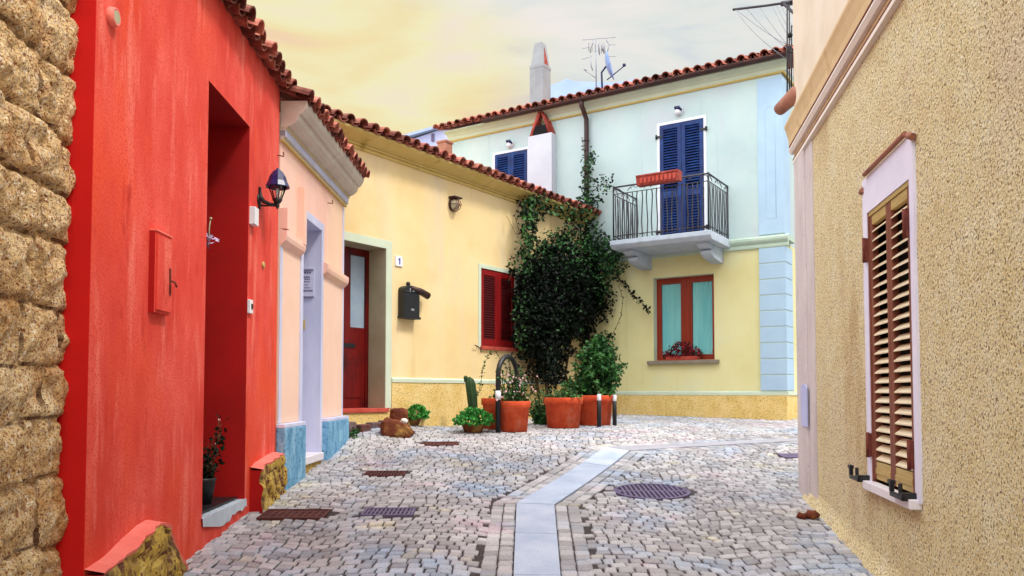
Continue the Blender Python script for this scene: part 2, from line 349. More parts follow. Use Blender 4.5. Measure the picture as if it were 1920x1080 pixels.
M['slabfar'] = mk('greyer_granite_slab', [(150, 147, 155), (174, 171, 177)], scale=3, fine=120, speck=(120, 118, 136), spk=(.5, .66), bump=.3, bdist=.003, bscale=120)
M['cob'] = mk('granite_cobble', [(150, 145, 146), (175, 171, 172), (198, 195, 193)], scale=.8, fine=120, speck=(128, 118, 128), spk=(.52, .68), rough=.75, bump=.5, bdist=.006, bscale=70, var=.26,
              big=[((184, 164, 172), 1.6, .55, .72, V), ((152, 168, 188), 1.3, .5, .7, V), ((206, 196, 168), 2.3, .6, .75, V)])
M['mortar'] = mk('sandy_joint', [(46, 38, 40), (70, 60, 60)], scale=5, fine=60, speck=(120, 104, 100), bump=.4, bdist=.01)
M['stone'] = mk('rough_granite_blocks', [(204, 164, 110), (222, 188, 136), (234, 208, 164)], scale=3, fine=80, speck=(140, 84, 50), spk=(.52, .62), rough=.9, bump=1.0, bdist=.03, bscale=50, joint=(84, 48, 28),
                big=[((240, 224, 196), 38, .53, .64, V), ((196, 136, 70), 2.2, .54, .72, V), ((150, 92, 58), 16, .6, .72, V)])
M['plinthstone'] = mk('ochre_rubble_stone', [(150, 118, 50), (182, 150, 66), (196, 168, 100)], scale=8, fine=30, speck=(90, 44, 40), spk=(.56, .66), bump=.8, bdist=.02, bscale=34, joint=(92, 50, 44), rough=.9)
M['pinkcap'] = mk('salmon_plaster_cap', [(232, 112, 100), (242, 138, 124)], scale=5, bump=.2)
M['rock'] = mk('brown_rock', [(84, 36, 26), (112, 56, 34), (140, 92, 48)], scale=5, rough=.9, bump=.8, bdist=.02, bscale=16, big=[((170, 134, 72), 3, .55, .7, V)])
M['greystone'] = mk('dark_kerb_stone', [(90, 76, 78), (122, 108, 110)], scale=6, bump=.6, bdist=.015, bscale=25, big=[((92, 44, 34), 2.5, .5, .65, V)])
M['pebble'] = mk('white_pebble', [(226, 220, 206), (238, 234, 224)], scale=6, bump=.2)
M['rustiron'] = mk('rusty_cast_iron', [(70, 34, 32), (98, 54, 50)], scale=8, rough=.75, bump=.3, bdist=.005)
M['castiron'] = mk('violet_grey_cast_iron', [(84, 72, 104), (112, 98, 130)], scale=8, rough=.6, bump=.3, bdist=.005, spec=.5)
M['dark'] = mk('dark_hollow', [(8, 6, 8), (14, 10, 12)], scale=2, bump=0)
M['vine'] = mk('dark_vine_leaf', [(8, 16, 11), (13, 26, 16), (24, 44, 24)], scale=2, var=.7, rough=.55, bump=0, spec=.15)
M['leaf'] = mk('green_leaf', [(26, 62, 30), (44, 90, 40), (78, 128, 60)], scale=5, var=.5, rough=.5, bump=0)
M['bright'] = mk('bright_succulent_leaf', [(36, 104, 40), (60, 140, 58), (96, 170, 84)], scale=9, var=.45, rough=.45, bump=0)
M['cactus'] = mk('cactus_skin', [(34, 58, 30), (50, 78, 40)], scale=9, rough=.6, bump=.4, bscale=40)
M['stem'] = mk('brown_vine_stem', [(70, 50, 32), (98, 76, 50)], scale=9, rough=.8, bump=.3)
M['flower'] = mk('pale_pink_petal', [(226, 170, 176), (240, 206, 204)], scale=9, rough=.6, bump=0)
M['geranium'] = mk('dark_red_petal', [(120, 20, 40), (160, 34, 54)], scale=9, rough=.6, bump=0, var=.3)
M['lilac'] = mk('lilac_cloth', [(170, 150, 196), (206, 190, 214)], scale=20, rough=.8, bump=.1)
M['curtain'] = mk('pale_aqua_curtain', [(150, 222, 226), (190, 240, 236)], scale=3, rough=.8, bump=0, streak=(3, 3, .2))
M['dcurtain'] = mk('pale_blue_door_curtain', [(206, 214, 236), (226, 232, 246)], scale=4, rough=.8, bump=0)
M['digit'] = mk('blue_enamel_digit', [(50, 70, 150)], bump=0)
M['printing'] = mk('grey_printed_text', [(96, 90, 120), (116, 108, 136)], bump=0)
M['soil'] = mk('potting_soil', [(44, 32, 26), (66, 50, 40)], scale=20, bump=.6, bdist=.02)
M['oldtile'] = mk('old_orange_tile', [(150, 98, 78), (176, 124, 102)], scale=9, bump=.4, bdist=.01, big=[((150, 96, 80), 5, .55, .75, V)])
g = bpy.data.materials.new('window_glass'); g.use_nodes = True; pb = g.node_tree.nodes['Principled BSDF']
pb.inputs['Base Color'].default_value = (.85, .92, .92, 1); pb.inputs['Roughness'].default_value = .04; pb.inputs['Transmission Weight'].default_value = 1; pb.inputs['IOR'].default_value = 1.1
M['glass'] = g
# ------------------------------------------------------------------ wall and roof builders
def shell(mb, F, u0, u1, z0, z1, holes=(), depth=5, c=.5, w=0, closed=True):
    """front sheet of a house with openings, and its side and back walls"""
    us = sorted({u0, u1} | {h[0] for h in holes} | {h[1] for h in holes}); zs = sorted({z0, z1} | {h[2] for h in holes} | {h[3] for h in holes})
    us = [x for x in us if u0 <= x <= u1]
    for a, b in zip(us, us[1:]):
        for p, q in zip(zs, zs[1:]):
            m, n_ = (a + b) / 2, (p + q) / 2
            if any(h[0] < m < h[1] and h[2] < n_ < h[3] for h in holes): continue
            mb.quad(F.pt(a, w, p), F.pt(b, w, p), F.pt(b, w, q), F.pt(a, w, q), c)
    if closed:
        P = [F.pt(u0, w, 0), F.pt(u1, w, 0), F.pt(u1, -depth, 0), F.pt(u0, -depth, 0)]
        for a, b in ((1, 2), (2, 3), (3, 0)):
            A, B = P[a], P[b]; mb.quad(A + Vector((0, 0, z0)), B + Vector((0, 0, z0)), B + Vector((0, 0, z1)), A + Vector((0, 0, z1)), c)
def reveal(mb, F, u0, u1, z0, z1, d, back=False, w=0, bottom=True):
    A, B, C_, D = [(u0, z0), (u1, z0), (u1, z1), (u0, z1)]
    L = [(A, B), (B, C_), (C_, D), (D, A)]
    if not bottom: L = L[1:]
    for (a, az), (b, bz) in L: mb.quad(F.pt(a, w, az), F.pt(b, w, bz), F.pt(b, -d, bz), F.pt(a, -d, az))
    if back: mb.quad(F.pt(u0, -d, z0), F.pt(u1, -d, z0), F.pt(u1, -d, z1), F.pt(u0, -d, z1))
def rings(mb, F, u0, u1, z0, z1, t, w0, w1, bottom=True):       # a flat band round an opening
    mb.fbox(F, u0 - t, u0, w0, w1, z0, z1); mb.fbox(F, u1, u1 + t, w0, w1, z0, z1)
    mb.fbox(F, u0 - t, u1 + t, w0, w1, z1, z1 + t)
    if bottom: mb.fbox(F, u0 - t, u1 + t, w0, w1, z0 - t, z0)

def tiles(mb, F, u0, u1, w_e, z_e, slope, pitch=R(19), sp=.2, r=.082, rows_rnd=.012):
    """barrel tiles: covers over channels, laid in overlapping courses up the slope"""
    ca, sa = math.cos(pitch), math.sin(pitch)
    ax = -F.n * ca + Vector((0, 0, sa)); up = F.n * sa + Vector((0, 0, ca)); t = F.t
    n = max(1, int((u1 - u0) / sp)); L = .42; nc = max(1, int(slope / (L - .06)))
    def piece(cen, r0, r1, cover, c, N=7, th=.014, L=L, tilt=0):
        vs = []
        for k in range(2):
            rr = (r0, r1)[k]
            for rad in (rr, rr - th):
                for i in range(N + 1):
                    a = math.pi * i / N + (0 if cover else math.pi)
                    vs.append(cen + ax * (L * k) + up * (tilt * k) + t * math.cos(a) * rad + up * math.sin(a) * rad * (1 if cover else .8))
        m = N + 1; fs = []
        for i in range(N):
            fs += [(i, i + 1, 2 * m + i + 1, 2 * m + i), (m + i, 3 * m + i, 3 * m + i + 1, m + i + 1), (i, m + i, m + i + 1, i + 1), (2 * m + i, 2 * m + i + 1, 3 * m + i + 1, 3 * m + i)]
        fs += [(0, 2 * m, 3 * m, m), (N, m + N, 3 * m + N, 2 * m + N)]
        mb.add(vs, fs, c)
    for k in range(n + 1):
        u = u0 + k * (u1 - u0) / n
        for j in range(nc):
            s = j * (L - .06)
            base = F.pt(u, w_e, z_e) + ax * (s + random.uniform(-rows_rnd, rows_rnd) * (2 if j == 0 else 1)) + t * random.uniform(-.008, .008)
            piece(base + up * (.045 + random.uniform(0, .01)), r * 1.04, r * .86, True, random.random(), tilt=-.02)
            if k < n:
                b2 = F.pt(u + sp / 2, w_e - .03, z_e) + ax * s
                piece(b2 + up * .07, r * .95, r * .9, False, random.random() * .6, tilt=-.01)
def roof_deck(mb, F, u0, u1, w_e, z_e, slope, pitch=R(19)):
    ca, sa = math.cos(pitch), math.sin(pitch)
    a, b = F.pt(u0, w_e, z_e), F.pt(u1, w_e, z_e); d = (-F.n * ca + Vector((0, 0, sa))) * slope; up = Vector((0, 0, .03))
    mb.hexa([a, b, b + d, a + d, a + up, b + up, b + d + up, a + d + up])

# ================================================================== THE GROUND
g = MB(); xs = [-60, -30, -12, -6] + [-5 + .5 * i for i in range(27)] + [10, 16, 30, 60]; ys = [-60, -20, -6, -2] + [0 + .5 * i for i in range(45)] + [25, 32, 45, 90]
g.v = [(x, y, gz(x, y) - .012) for y in ys for x in xs]; nx = len(xs)
g.f = [(j * nx + i, j * nx + i + 1, (j + 1) * nx + i + 1, (j + 1) * nx + i) for j in range(len(ys) - 1) for i in range(nx - 1)]
g.c = [.5] * len(g.f); g.sm = [True] * len(g.f)
struct(build('ground', g, M['mortar'], loc=(0, 0, 0)))

# the pale slab band that runs up the street and bends to the right
line = [Vector(p) for p in ((.155, 1.0), (.155, 5.0), (.205, 7.05), (1.31, 10.0), (3.72, 10.72), (7.4, 11.7))]
HW = [.145, .145, .165, .17, .10, .10]
def seg_off(i, side, ex=0):
    d0 = (line[i] - line[i - 1]).normalized() if i else (line[1] - line[0]).normalized()
    d1 = (line[i + 1] - line[i]).normalized() if i < len(line) - 1 else d0
    m = (d0 + d1).normalized(); nn = Vector((m.y, -m.x)) * side
    return line[i] + nn * (HW[i] + ex) / max(.5, m.dot(d0))
sl = MB(); sl2 = MB(); sl1 = sl
for i in range(len(line) - 1):
    sl = sl1 if i < 3 else sl2
    a, b, c, d = seg_off(i, -1), seg_off(i, 1), seg_off(i + 1, 1), seg_off(i + 1, -1)
    n = max(1, round((line[i + 1] - line[i]).length / .95))
    for k in range(n):
        e = .004 / (line[i + 1] - line[i]).length * 1.2
        t0, t1 = k / n + e, (k + 1) / n - e
        q = [a.lerp(d, t0), b.lerp(c, t0), b.lerp(c, t1), a.lerp(d, t1)]
        h = random.uniform(.006, .010)
        # subdivide lengthwise so that it follows the ground
        N = 4; rows = []
        for s_ in range(N + 1):
            for p in (q[0].lerp(q[3], s_ / N), q[1].lerp(q[2], s_ / N)): rows.append((p.x, p.y, gz(p.x, p.y) + h))
        low = [(x, y, z - .05) for x, y, z in rows]; m = len(rows)
        fs = [(2 * s_, 2 * s_ + 1, 2 * s_ + 3, 2 * s_ + 2) for s_ in range(N)]
        fs += [(2 * s_, 2 * s_ + 2, m + 2 * s_ + 2, m + 2 * s_) for s_ in range(N)] + [(2 * s_ + 1, m + 2 * s_ + 1, m + 2 * s_ + 3, 2 * s_ + 3) for s_ in range(N)]
        fs += [(0, m, m + 1, 1), (2 * N, 2 * N + 1, m + 2 * N + 1, m + 2 * N)]
        sl.add(rows + low, fs, random.random())
struct(build('slab_path', sl1, M['slab'], loc=(0, 0, 0))); struct(build('slab_path', sl2, M['slabfar'], loc=(0, 0, 0)))

cob = MB()
def cobble(P, c, h=None):
    """P: four plan corners; a worn sett, its top a little smaller than its foot"""
    cx = sum(p[0] for p in P) / 4; cy = sum(p[1] for p in P) / 4; z = gz(cx, cy)
    h = h or random.uniform(-.004, .006); sx = (gz(cx + .1, cy) - gz(cx - .1, cy)) / .2; sy = (gz(cx, cy + .1) - gz(cx, cy - .1)) / .2
    tx, ty = random.uniform(-.04, .04), random.uniform(-.04, .04)
    top = []; mid = []; low = []
    for x, y in P:
        dx, dy = x - cx, y - cy
        zz = z + dx * sx + dy * sy + h + dx * tx + dy * ty
        top.append((cx + dx * .83, cy + dy * .83, zz)); mid.append((x, y, zz - .007)); low.append((x, y, z + dx * sx + dy * sy - .03))
    cob.add(top + mid + low, [(0, 1, 2, 3)] + [(i + 4, (i + 1) % 4 + 4, (i + 1) % 4, i) for i in range(4)] + [(i + 8, (i + 1) % 4 + 8, (i + 1) % 4 + 4, i + 4) for i in range(4)], c)
def dist_line(p):
    best = 9; bi = 0
    for i in range(len(line) - 1):
        a, b = line[i], line[i + 1]; t = max(0, min(1, (p - a).dot(b - a) / (b - a).length_squared)); d = (p - a.lerp(b, t)).length
        if d < best: best = d; hw = HW[i] + (HW[i + 1] - HW[i]) * t
    return best - hw
COVERS = []      # plan rectangles kept free of cobbles: (cx, cy, half x, half y, kind)
for kx, px, py, hx, hy in (('rust', 825, 832, .245, .13), ('grate', 722, 888, .215, .13), ('grate', 729, 960, .215, .135), ('rust', 553, 964, .27, .16), ('grate', 1489, 855, .16, .12)):
    p = gpt(px, py); COVERS.append((p.x, p.y, hx, hy, kx))
pr = gpt(1222, 921); ROUND = (pr.x, pr.y, .36)
def free(x, y):
    for cx, cy, hx, hy, _ in COVERS:
        if abs(x - cx) < hx + .03 and abs(y - cy) < hy + .03: return False
    if (x - ROUND[0]) ** 2 + (y - ROUND[1]) ** 2 < (ROUND[2] + .03) ** 2: return False
    v = Vector((x, y))
    if x < -2.6 or y > 17.4: return False
    u = (v - RED.p.xy).dot(RED.t.xy); w = (v - RED.p.xy).dot(RED.n.xy)
    if w < -.08 and y < 11.5: return False
    if (v - YEL.p.xy).dot(YEL.n.xy) < -.05: return False
    if (v - BLUE.p.xy).dot(BLUE.n.xy) < -.05 and (v - BLUE.p.xy).dot(BLUE.t.xy) > -.05: return False
    if (v - RIGHT.p.xy).dot(RIGHT.n.xy) < -.05 and y < 7.9: return False
    return True
rr = random.Random(3)
RH = .096; SW = 1.45
def warp(x, v):      # rows of setts laid in shallow segmental arcs
    f = (x / SW) % 1.0
    return v + .19 * (1 - (2 * f - 1) ** 2) + .02 * noise.noise(Vector((x * .8, v * .8, 0)))
v = 1.0
while v < 17.5:
    RH = rr.uniform(.082, .108)
    x = -2.6 + rr.uniform(0, .1)
    while x < 7.8:
        wdt = rr.uniform(.078, .122); g_ = .0065
        x0, x1 = x + g_, x + wdt - g_
        xm, vm = (x0 + x1) / 2, v + RH / 2
        ym = warp(xm, vm)
        if (ym < 9.0 and x > 4.2) is False and free(xm, ym):
            dl = dist_line(Vector((xm, ym)))
            if dl > .225:
                j = lambda s=.006: rr.uniform(-s, s)
                P = [(x0 + j(), warp(x0, v + g_) + j()), (x1 + j(), warp(x1, v + g_) + j()), (x1 + j(), warp(x1, v + RH - g_) + j()), (x0 + j(), warp(x0, v + RH - g_) + j())]
                cobble(P, rr.random())
        x += wdt
    v += RH
for side in (-1, 1):      # two straight rows follow the band on each side
    for row in (0, 1):
        for i in range(len(line) - 1):
            a, b = seg_off(i, side, .010 + row * .105), seg_off(i + 1, side, .010 + row * .105)
            c2, d2 = seg_off(i, side, .105 + row * .105), seg_off(i + 1, side, .105 + row * .105)
            n = int((b - a).length / .115); offs = .3 * row / n
            for k in range(n):
                t0, t1 = k / n + .05 / n, (k + .95) / n
                P = [a.lerp(b, t0), a.lerp(b, t1), c2.lerp(d2, t1), c2.lerp(d2, t0)]
                if side > 0: P = P[::-1]
                m = (P[0] + P[2]) / 2
                if free(m.x, m.y) : cobble([(p.x + rr.uniform(-.004, .004), p.y + rr.uniform(-.004, .004)) for p in P], rr.random())
struct(build('cobbled_street', cob, M['cob'], loc=(0, 0, 0)))

# covers let into the street
def cover(i, label):
    cx, cy, hx, hy, kind = COVERS[i]; z = gz(cx, cy); s = (gz(cx, cy + .1) - gz(cx, cy - .1)) / .2
    P = lambda x, y, h: Vector((cx + x, cy + y, z + y * s + h))
    def slabm(mb, x0, x1, y0, y1, h0, h1): mb.hexa([P(x0, y0, h0), P(x1, y0, h0), P(x1, y1, h0), P(x0, y1, h0), P(x0, y0, h1), P(x1, y0, h1), P(x1, y1, h1), P(x0, y1, h1)])
    root = empty('drain_cover', (cx, cy, z)); tag(root, label, 'drain cover', 'metal covers in the cobbles')
    f = MB(); e = .022
    for a in ((-hx, hx, -hy, -hy + e), (-hx, hx, hy - e, hy), (-hx, -hx + e, -hy + e, hy - e), (hx - e, hx, -hy + e, hy - e)): slabm(f, *a, -.03, .008)
    m = M['rustiron'] if kind == 'rust' else M['castiron']
    if i == 1: m = M['rustiron']
    build('frame', f, m, root, bevel=.002)
    b = MB()
    if kind == 'rust':
        slabm(b, -hx + e + .004, hx - e - .004, -hy + e + .004, hy - e - .004, -.03, .0)
        nn, mm = 9, 5
        for q in range(nn):
            for w in range(mm):
                x = -hx + .05 + (2 * hx - .1) * q / (nn - 1); y = -hy + .045 + (2 * hy - .09) * w / (mm - 1)
                slabm(b, x - .014, x + .014, y - .009, y + .009, 0, .005)
        build('plate', b, m, root)
    else:
        n = 11
        for q in range(n):
            x = -hx + .04 + (2 * hx - .08) * q / (n - 1); slabm(b, x - .0085, x + .0085, -hy + e, hy - e, -.03, .004)
        slabm(b, -hx + e, hx - e, -.01, .01, -.028, .0045)
        build('grating', b, m, root)
        dk = MB(); slabm(dk, -hx + e, hx - e, -hy + e, hy - e, -.06, -.031); build('pit', dk, M['dark'], root)
cover(0, 'small rusty cover in the cobbles, nearest the potted plants')
cover(1, 'dark grating halfway up the street, between the other two covers on the left')
cover(2, 'violet grey grating in the cobbles, nearest the pale slab band')
cover(3, 'large rusty cover beside the foot of the red house')
cover(4, 'dark drain grating at the foot of the mauve grey corner pilaster')
x0, y0, r0 = ROUND; z0 = gz(x0, y0); s0 = (gz(x0, y0 + .1) - gz(x0, y0 - .1)) / .2
root = empty('manhole_cover', (x0, y0, z0)); tag(root, 'round grey slotted manhole cover in the cobbles right of the pale slab band', 'manhole cover')
m = MB(); ax = Vector((0, -s0, 1)).normalized()
m.lathe((x0, y0, z0), [(r0, -.03), (r0, .004), (r0 - .03, .006), (r0 - .035, -.03)], 40, axis=ax, smooth=False); build('rim', m, M['castiron'], root)
m = MB()
m.lathe((x0, y0, z0), [(r0 - .036, -.04), (r0 - .036, -.012)], 40, axis=ax, smooth=False); build('disc', m, M['dark'], root)
m = MB(); n = 15
for k in range(n):
    xx = -r0 + .05 + (2 * r0 - .1) * k / (n - 1); hl = math.sqrt(max(0, (r0 - .04) ** 2 - xx ** 2))
    for a, b in ((-hl, -.02), (.02, hl)):
        if b - a < .02: continue
        P = lambda x, y, h: Vector((x0 + x, y0 + y, z0 + y * s0 + h))
        m.hexa([P(xx - .011, a, -.012), P(xx + .011, a, -.012), P(xx + .011, b, -.012), P(xx - .011, b, -.012), P(xx - .011, a, .004), P(xx + .011, a, .004), P(xx + .011, b, .004), P(xx - .011, b, .004)])
P = lambda x, y, h: Vector((x0 + x, y0 + y, z0 + y * s0 + h))
q = r0 - .04
m.hexa([P(-q, -.02, -.012), P(q, -.02, -.012), P(q, .02, -.012), P(-q, .02, -.012), P(-q, -.02, .003), P(q, -.02, .003), P(q, .02, .003), P(-q, .02, .003)])
build('grating', m, M['castiron'], root)

# ================================================================== STONE WALL (far left)
def stone_wall():
    mb = MB(); st = .016; U0, U1, Z0, Z1 = -3.0, -.01, -.1, 4.6
    nu = int((U1 - U0) / st); nz_ = int((Z1 - Z0) / st); rg = random.Random(11); st = .018
    crs = []; z = Z0
    while z < Z1 + .5:
        h = rg.uniform(.25, .34); off = rg.uniform(0, .5); cuts = []; u = U0 - off
        while u < U1 + .6: cuts.append(u); u += rg.uniform(.36, .62)
        crs.append((z, z + h, cuts, [rg.uniform(-.02, .035) for _ in cuts])); z += h
    vs = []; cs = []
    for j in range(nz_ + 1):
        for i in range(nu + 1):
            u = U0 + (U1 - U0) * i / nu; z = Z0 + (Z1 - Z0) * j / nz_
            q = Vector((u, z, 0))
            zz = z + .05 * noise.noise(q * 2.1) + .018 * noise.noise(q * 7); uu = u + .04 * noise.noise(q * 2.5 + Vector((5, 0, 0))) + .015 * noise.noise(q * 8)
            dmin = .3; rel = 0
            for a, b, cuts, r_ in crs:
                if a <= zz < b:
                    dmin = min(zz - a, b - zz)
                    for k, c in enumerate(cuts):
                        dmin = min(dmin, abs(uu - c))
                        if c <= uu: rel = r_[k]
                    break
            e = sm(.0, .03, dmin)
            tp = sm(0, .07, U1 - u)
            w = -.048 + (1 - tp) * -.006 + e * (.024 + rel * .5) + .012 * e * sm(.0, .2, dmin) + .03 * noise.fractal(q * 9, 1, 2, 4) + .008 * noise.noise(q * 55)
            vs.append(STONE.pt(u, w, z)); cs.append(min(1, dmin / .03))
    m = nu + 1
    fs = [(j * m + i, j * m + i + 1, (j + 1) * m + i + 1, (j + 1) * m + i) for j in range(nz_) for i in range(nu)]
    mb.v = [tuple(v) for v in vs]; mb.f = fs; mb.c = [cs[f[0]] for f in fs]; mb.sm = [True] * len(fs)
    # the rest of the wall: towards and behind the viewer, top and back
    mb.fbox(STONE, -6, U0 + .005, -.6, -.02, -1, Z1, .9); mb.fbox(STONE, U0, 0.0, -.6, -.09, -1, Z1 - .002, .9)
    return mb
o = build('stone_wall', stone_wall(), M['stone']); tag(o, 'rough brown granite block wall at the left edge beside the red house', 'stone wall')

# ================================================================== RED HOUSE
root = empty('red_house', RED.pt(1.8, 0, .3)); tag(root, 'red plastered house with a deep doorway and barrel tile eave on the left', 'house', )
DU0, DU1, DZ0, DZ1 = 1.66, 2.66, .62, 3.72
UE = 3.62
m = MB(); shell(m, RED, 0, UE, -1, 4.42, [(DU0, DU1, DZ0, DZ1)], 6); m.quad(RED.pt(0, 0, 4.42), RED.pt(UE, 0, 4.42), RED.pt(UE, -6, 4.42), RED.pt(0, -6, 4.42))
wall = build('wall', m, M['red'], root)
m = MB(); m.fbox(RED, -.006, -.001, -6, .004, -1, 4.42); build('end_face', m, M['red_end_shade'], wall, label='narrow end of the red wall, its shade painted into the colour')
dw = MB(); reveal(dw, RED, DU0, DU1, DZ0, DZ1, .75, bottom=False); dwo = build('doorway', dw, M['red_shade'], root)
m = MB(); m.fbox(RED, DU0 + .01, DU1 - .01, -.80, -.752, DZ0, DZ1 - .01)
for k in range(2):
    a = DU0 + .08 + k * .46
    for zz in ((.15, 1.0), (1.15, 2.7)): m.fbox(RED, a, a + .38, -.75, -.735, DZ0 + zz[0], DZ0 + zz[1])
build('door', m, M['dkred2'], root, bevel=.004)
m = MB()       # worn threshold stone with a ragged painted edge
N = 16
tv = []
for k in range(N + 1):
    u = DU0 - .02 + (DU1 - DU0 + .04) * k / N; e = .012 + .012 * noise.noise(Vector((k * .7, 2, 0))); zz = DZ0 + .008 * noise.noise(Vector((k * .9, 0, 0)))
    tv += [RED.pt(u, e, zz), RED.pt(u, -.75, zz), RED.pt(u, e + .004, zz - .05 - .05 * abs(noise.noise(Vector((k * .6, 7, 0)))) - .06 * math.exp(-((k - 6) / 4) ** 2))]
m.add(tv, [f for k in range(N) for f in ((3 * k, 3 * k + 3, 3 * k + 4, 3 * k + 1), (3 * k + 2, 3 * k + 5, 3 * k + 3, 3 * k))])
build('threshold', m, M['concrete'], root, label='worn pale threshold stone')
m = MB(); m.fbox(RED, DU0 + .02, DU1 - .02, -.74, -.05, DZ0 + .012, DZ0 + .022); build('doormat', m, M['black'], root, label='dark mat on the doorstep')
m = MB(); tiles(m, RED, -.15, UE - .04, .13, 4.36, 3.2); roof_deck(m, RED, -.2, UE, .0, 4.425, 3.2); build('roof', m, M['tile'], root)
# rough plinth stones at the foot of the wall, their tops plastered red
def plinth_lump(u0, u1, zt, wmax, seed, par, hump=.0):
    rg = random.Random(seed); mb = MB(); cap = MB(); nu, nz_ = 34, 22; grid = []
    zb = gz(*RED.pt((u0 + u1) / 2, 0, 0).xy) - .15
    tops = [zt(u0 + (u1 - u0) * i / nu) + .005 * noise.noise(Vector((i * .25, seed, 0))) for i in range(nu + 1)]
    for i in range(nu + 1):
        u = u0 + (u1 - u0) * i / nu
        for j in range(nz_ + 1):
            z = zb + (tops[i] - zb) * j / nz_; q = Vector((u * 6, z * 6, seed))
            d = noise.voronoi(q * .9)[0]; e = min(1, (d[1] - d[0]) * 3)
            w = wmax * (1 - .25 * (j / nz_) ** 3) + .03 * e - .02 + .015 * noise.noise(q * 3)
            grid.append((RED.pt(u, w, z), e))
    mm = nz_ + 1
    mb.v = [tuple(p) for p, _ in grid]
    for i in range(nu):
        for j in range(nz_):
            mb.f.append((i * mm + j, (i + 1) * mm + j, (i + 1) * mm + j + 1, i * mm + j + 1)); mb.c.append(grid[i * mm + j][1]); mb.sm.append(False)
    face = build('plinth_stone', mb, M['plinthstone'], par, label='rubble stone plinth under a red plaster top')
    for i in range(nu):
        a, b = grid[i * mm + nz_][0], grid[(i + 1) * mm + nz_][0]; ua, ub = u0 + (u1 - u0) * i / nu, u0 + (u1 - u0) * (i + 1) / nu
        up = Vector((0, 0, .012))
        cap.add([a - up, b - up, b + up * .8 + RED.n * .008, a + up * .8 + RED.n * .008, RED.pt(ub, -.01, tops[i + 1] + .03), RED.pt(ua, -.01, tops[i] + .03)], [(0, 1, 2, 3), (3, 2, 4, 5)])
    build('plaster_cap', cap, M['pinkcap'], face)
    sd_ = MB()
    for uu, s_ in ((u0, 0), (u1, nu)):
        col = [grid[s_ * mm + j][0] for j in range(mm)]
        for j in range(nz_): sd_.quad(RED.pt(uu, -.01, col[j].z), col[j], col[j + 1], RED.pt(uu, -.01, col[j + 1].z))
    build('plaster_side', sd_, M['red_shade'], face)
plinth_lump(.01, 1.28, lambda u: .60 + .13 * sm(0, .75, u) - .42 * sm(.72, 1.28, u), .13, 1, root)
plinth_lump(2.80, 3.60, lambda u: .84 + .04 * sm(2.9, 3.5, u) + .03 * sm(2.8, 3.0, u), .12, 2, root)

# things on the red wall
m = MB(); u, z = RED.at(207, 32); m.lathe(RED.pt(u, -.02, z), [(.046, 0), (.052, .03), (.046, .055), (.036, .055), (.034, .0)], 20, axis=RED.n); root = empty('vent_pipe', RED.pt(u, 0, z))
build('ring', m, M['pinkcap'], root); m = MB(); m.lathe(RED.pt(u, .0, z), [(.034, 0), (.034, .036)], 16, axis=RED.n); build('plug', m, M['jamb'], root)
tag(root, 'round vent pipe end high on the red wall near the stone wall', 'vent')
root = empty('meter_box', RED.pt(.72, 0, 1.9)); tag(root, 'tall red painted meter box with a small iron latch on the red wall', 'meter box')
u0, z1 = RED.at(292, 432, .035); u1, zb = RED.at(322, 592, .045)
m = MB(); m.fbox(RED, u0, u1, 0, .035, zb, z1); m.fbox(RED, u0 + .015, u1 - .01, .035, .047, zb + .015, z1 - .02); build('box', m, M['red'], root, bevel=.003)
m = MB(); m.fbox(RED, u0 - .004, u1 + .004, 0, .045, z1, z1 + .008); build('lid', m, M['pinkcap'], root)
m = MB(); m.fbox(RED, u0 - .004, u0 + .003, .0, .033, zb - .004, z1 - .004); build('side', m, M['red_shade'], root)
ul, zl = u1 - .045, (z1 + zb) / 2 - .03
m = MB(); m.fbox(RED, ul - .012, ul + .012, .047, .052, zl - .01, zl + .075); m.fbox(RED, ul - .012, ul + .012, .047, .052, zl - .09, zl - .025)
m.tube([RED.pt(ul, .05, zl), RED.pt(ul + .01, .075, zl - .01), RED.pt(ul + .03, .078, zl - .035)], .006); m.tube([RED.pt(ul - .008, .056, zl + .07), RED.pt(ul - .008, .056, zl - .08)], .004)
build('latch', m, M['rustred'], root)
def plate_box(name, px, py, hw, hh, d, mt, label, cat, extra=None):
    u, z = RED.at(px, py, d); r = empty(name, RED.pt(u, 0, z - hh)); m = MB(); m.fbox(RED, u - hw, u + hw, 0, d, z - hh, z + hh); build('housing', m, mt, r, bevel=.004)
    if extra: extra(r, u, z)
    return tag(r, label, cat)
plate_box('junction_box', 482, 406, .055, .075, .05, M['white'], 'white junction box on the red wall just below the lantern', 'junction box')
def bell(r, u, z):
    m = MB(); m.fbox(RED, u - .015, u + .02, .025, .032, z - .02, z + .022); build('button', m, M['black'], r)
plate_box('doorbell', 472, 575, .042, .058, .025, M['white'], 'white doorbell with dark button beside the red doorway', 'doorbell', bell)
u, z = RED.at(494, 497, .008); m = MB(); m.lathe(RED.pt(u, 0, z), [(.03, 0), (.03, .012), (.022, .018)], 14, axis=RED.n); r = build('wall_fitting', m, M['rail_r'], bevel=0); tag(r, 'small tan cap on the red wall between the lantern and doorbell', 'cover cap')

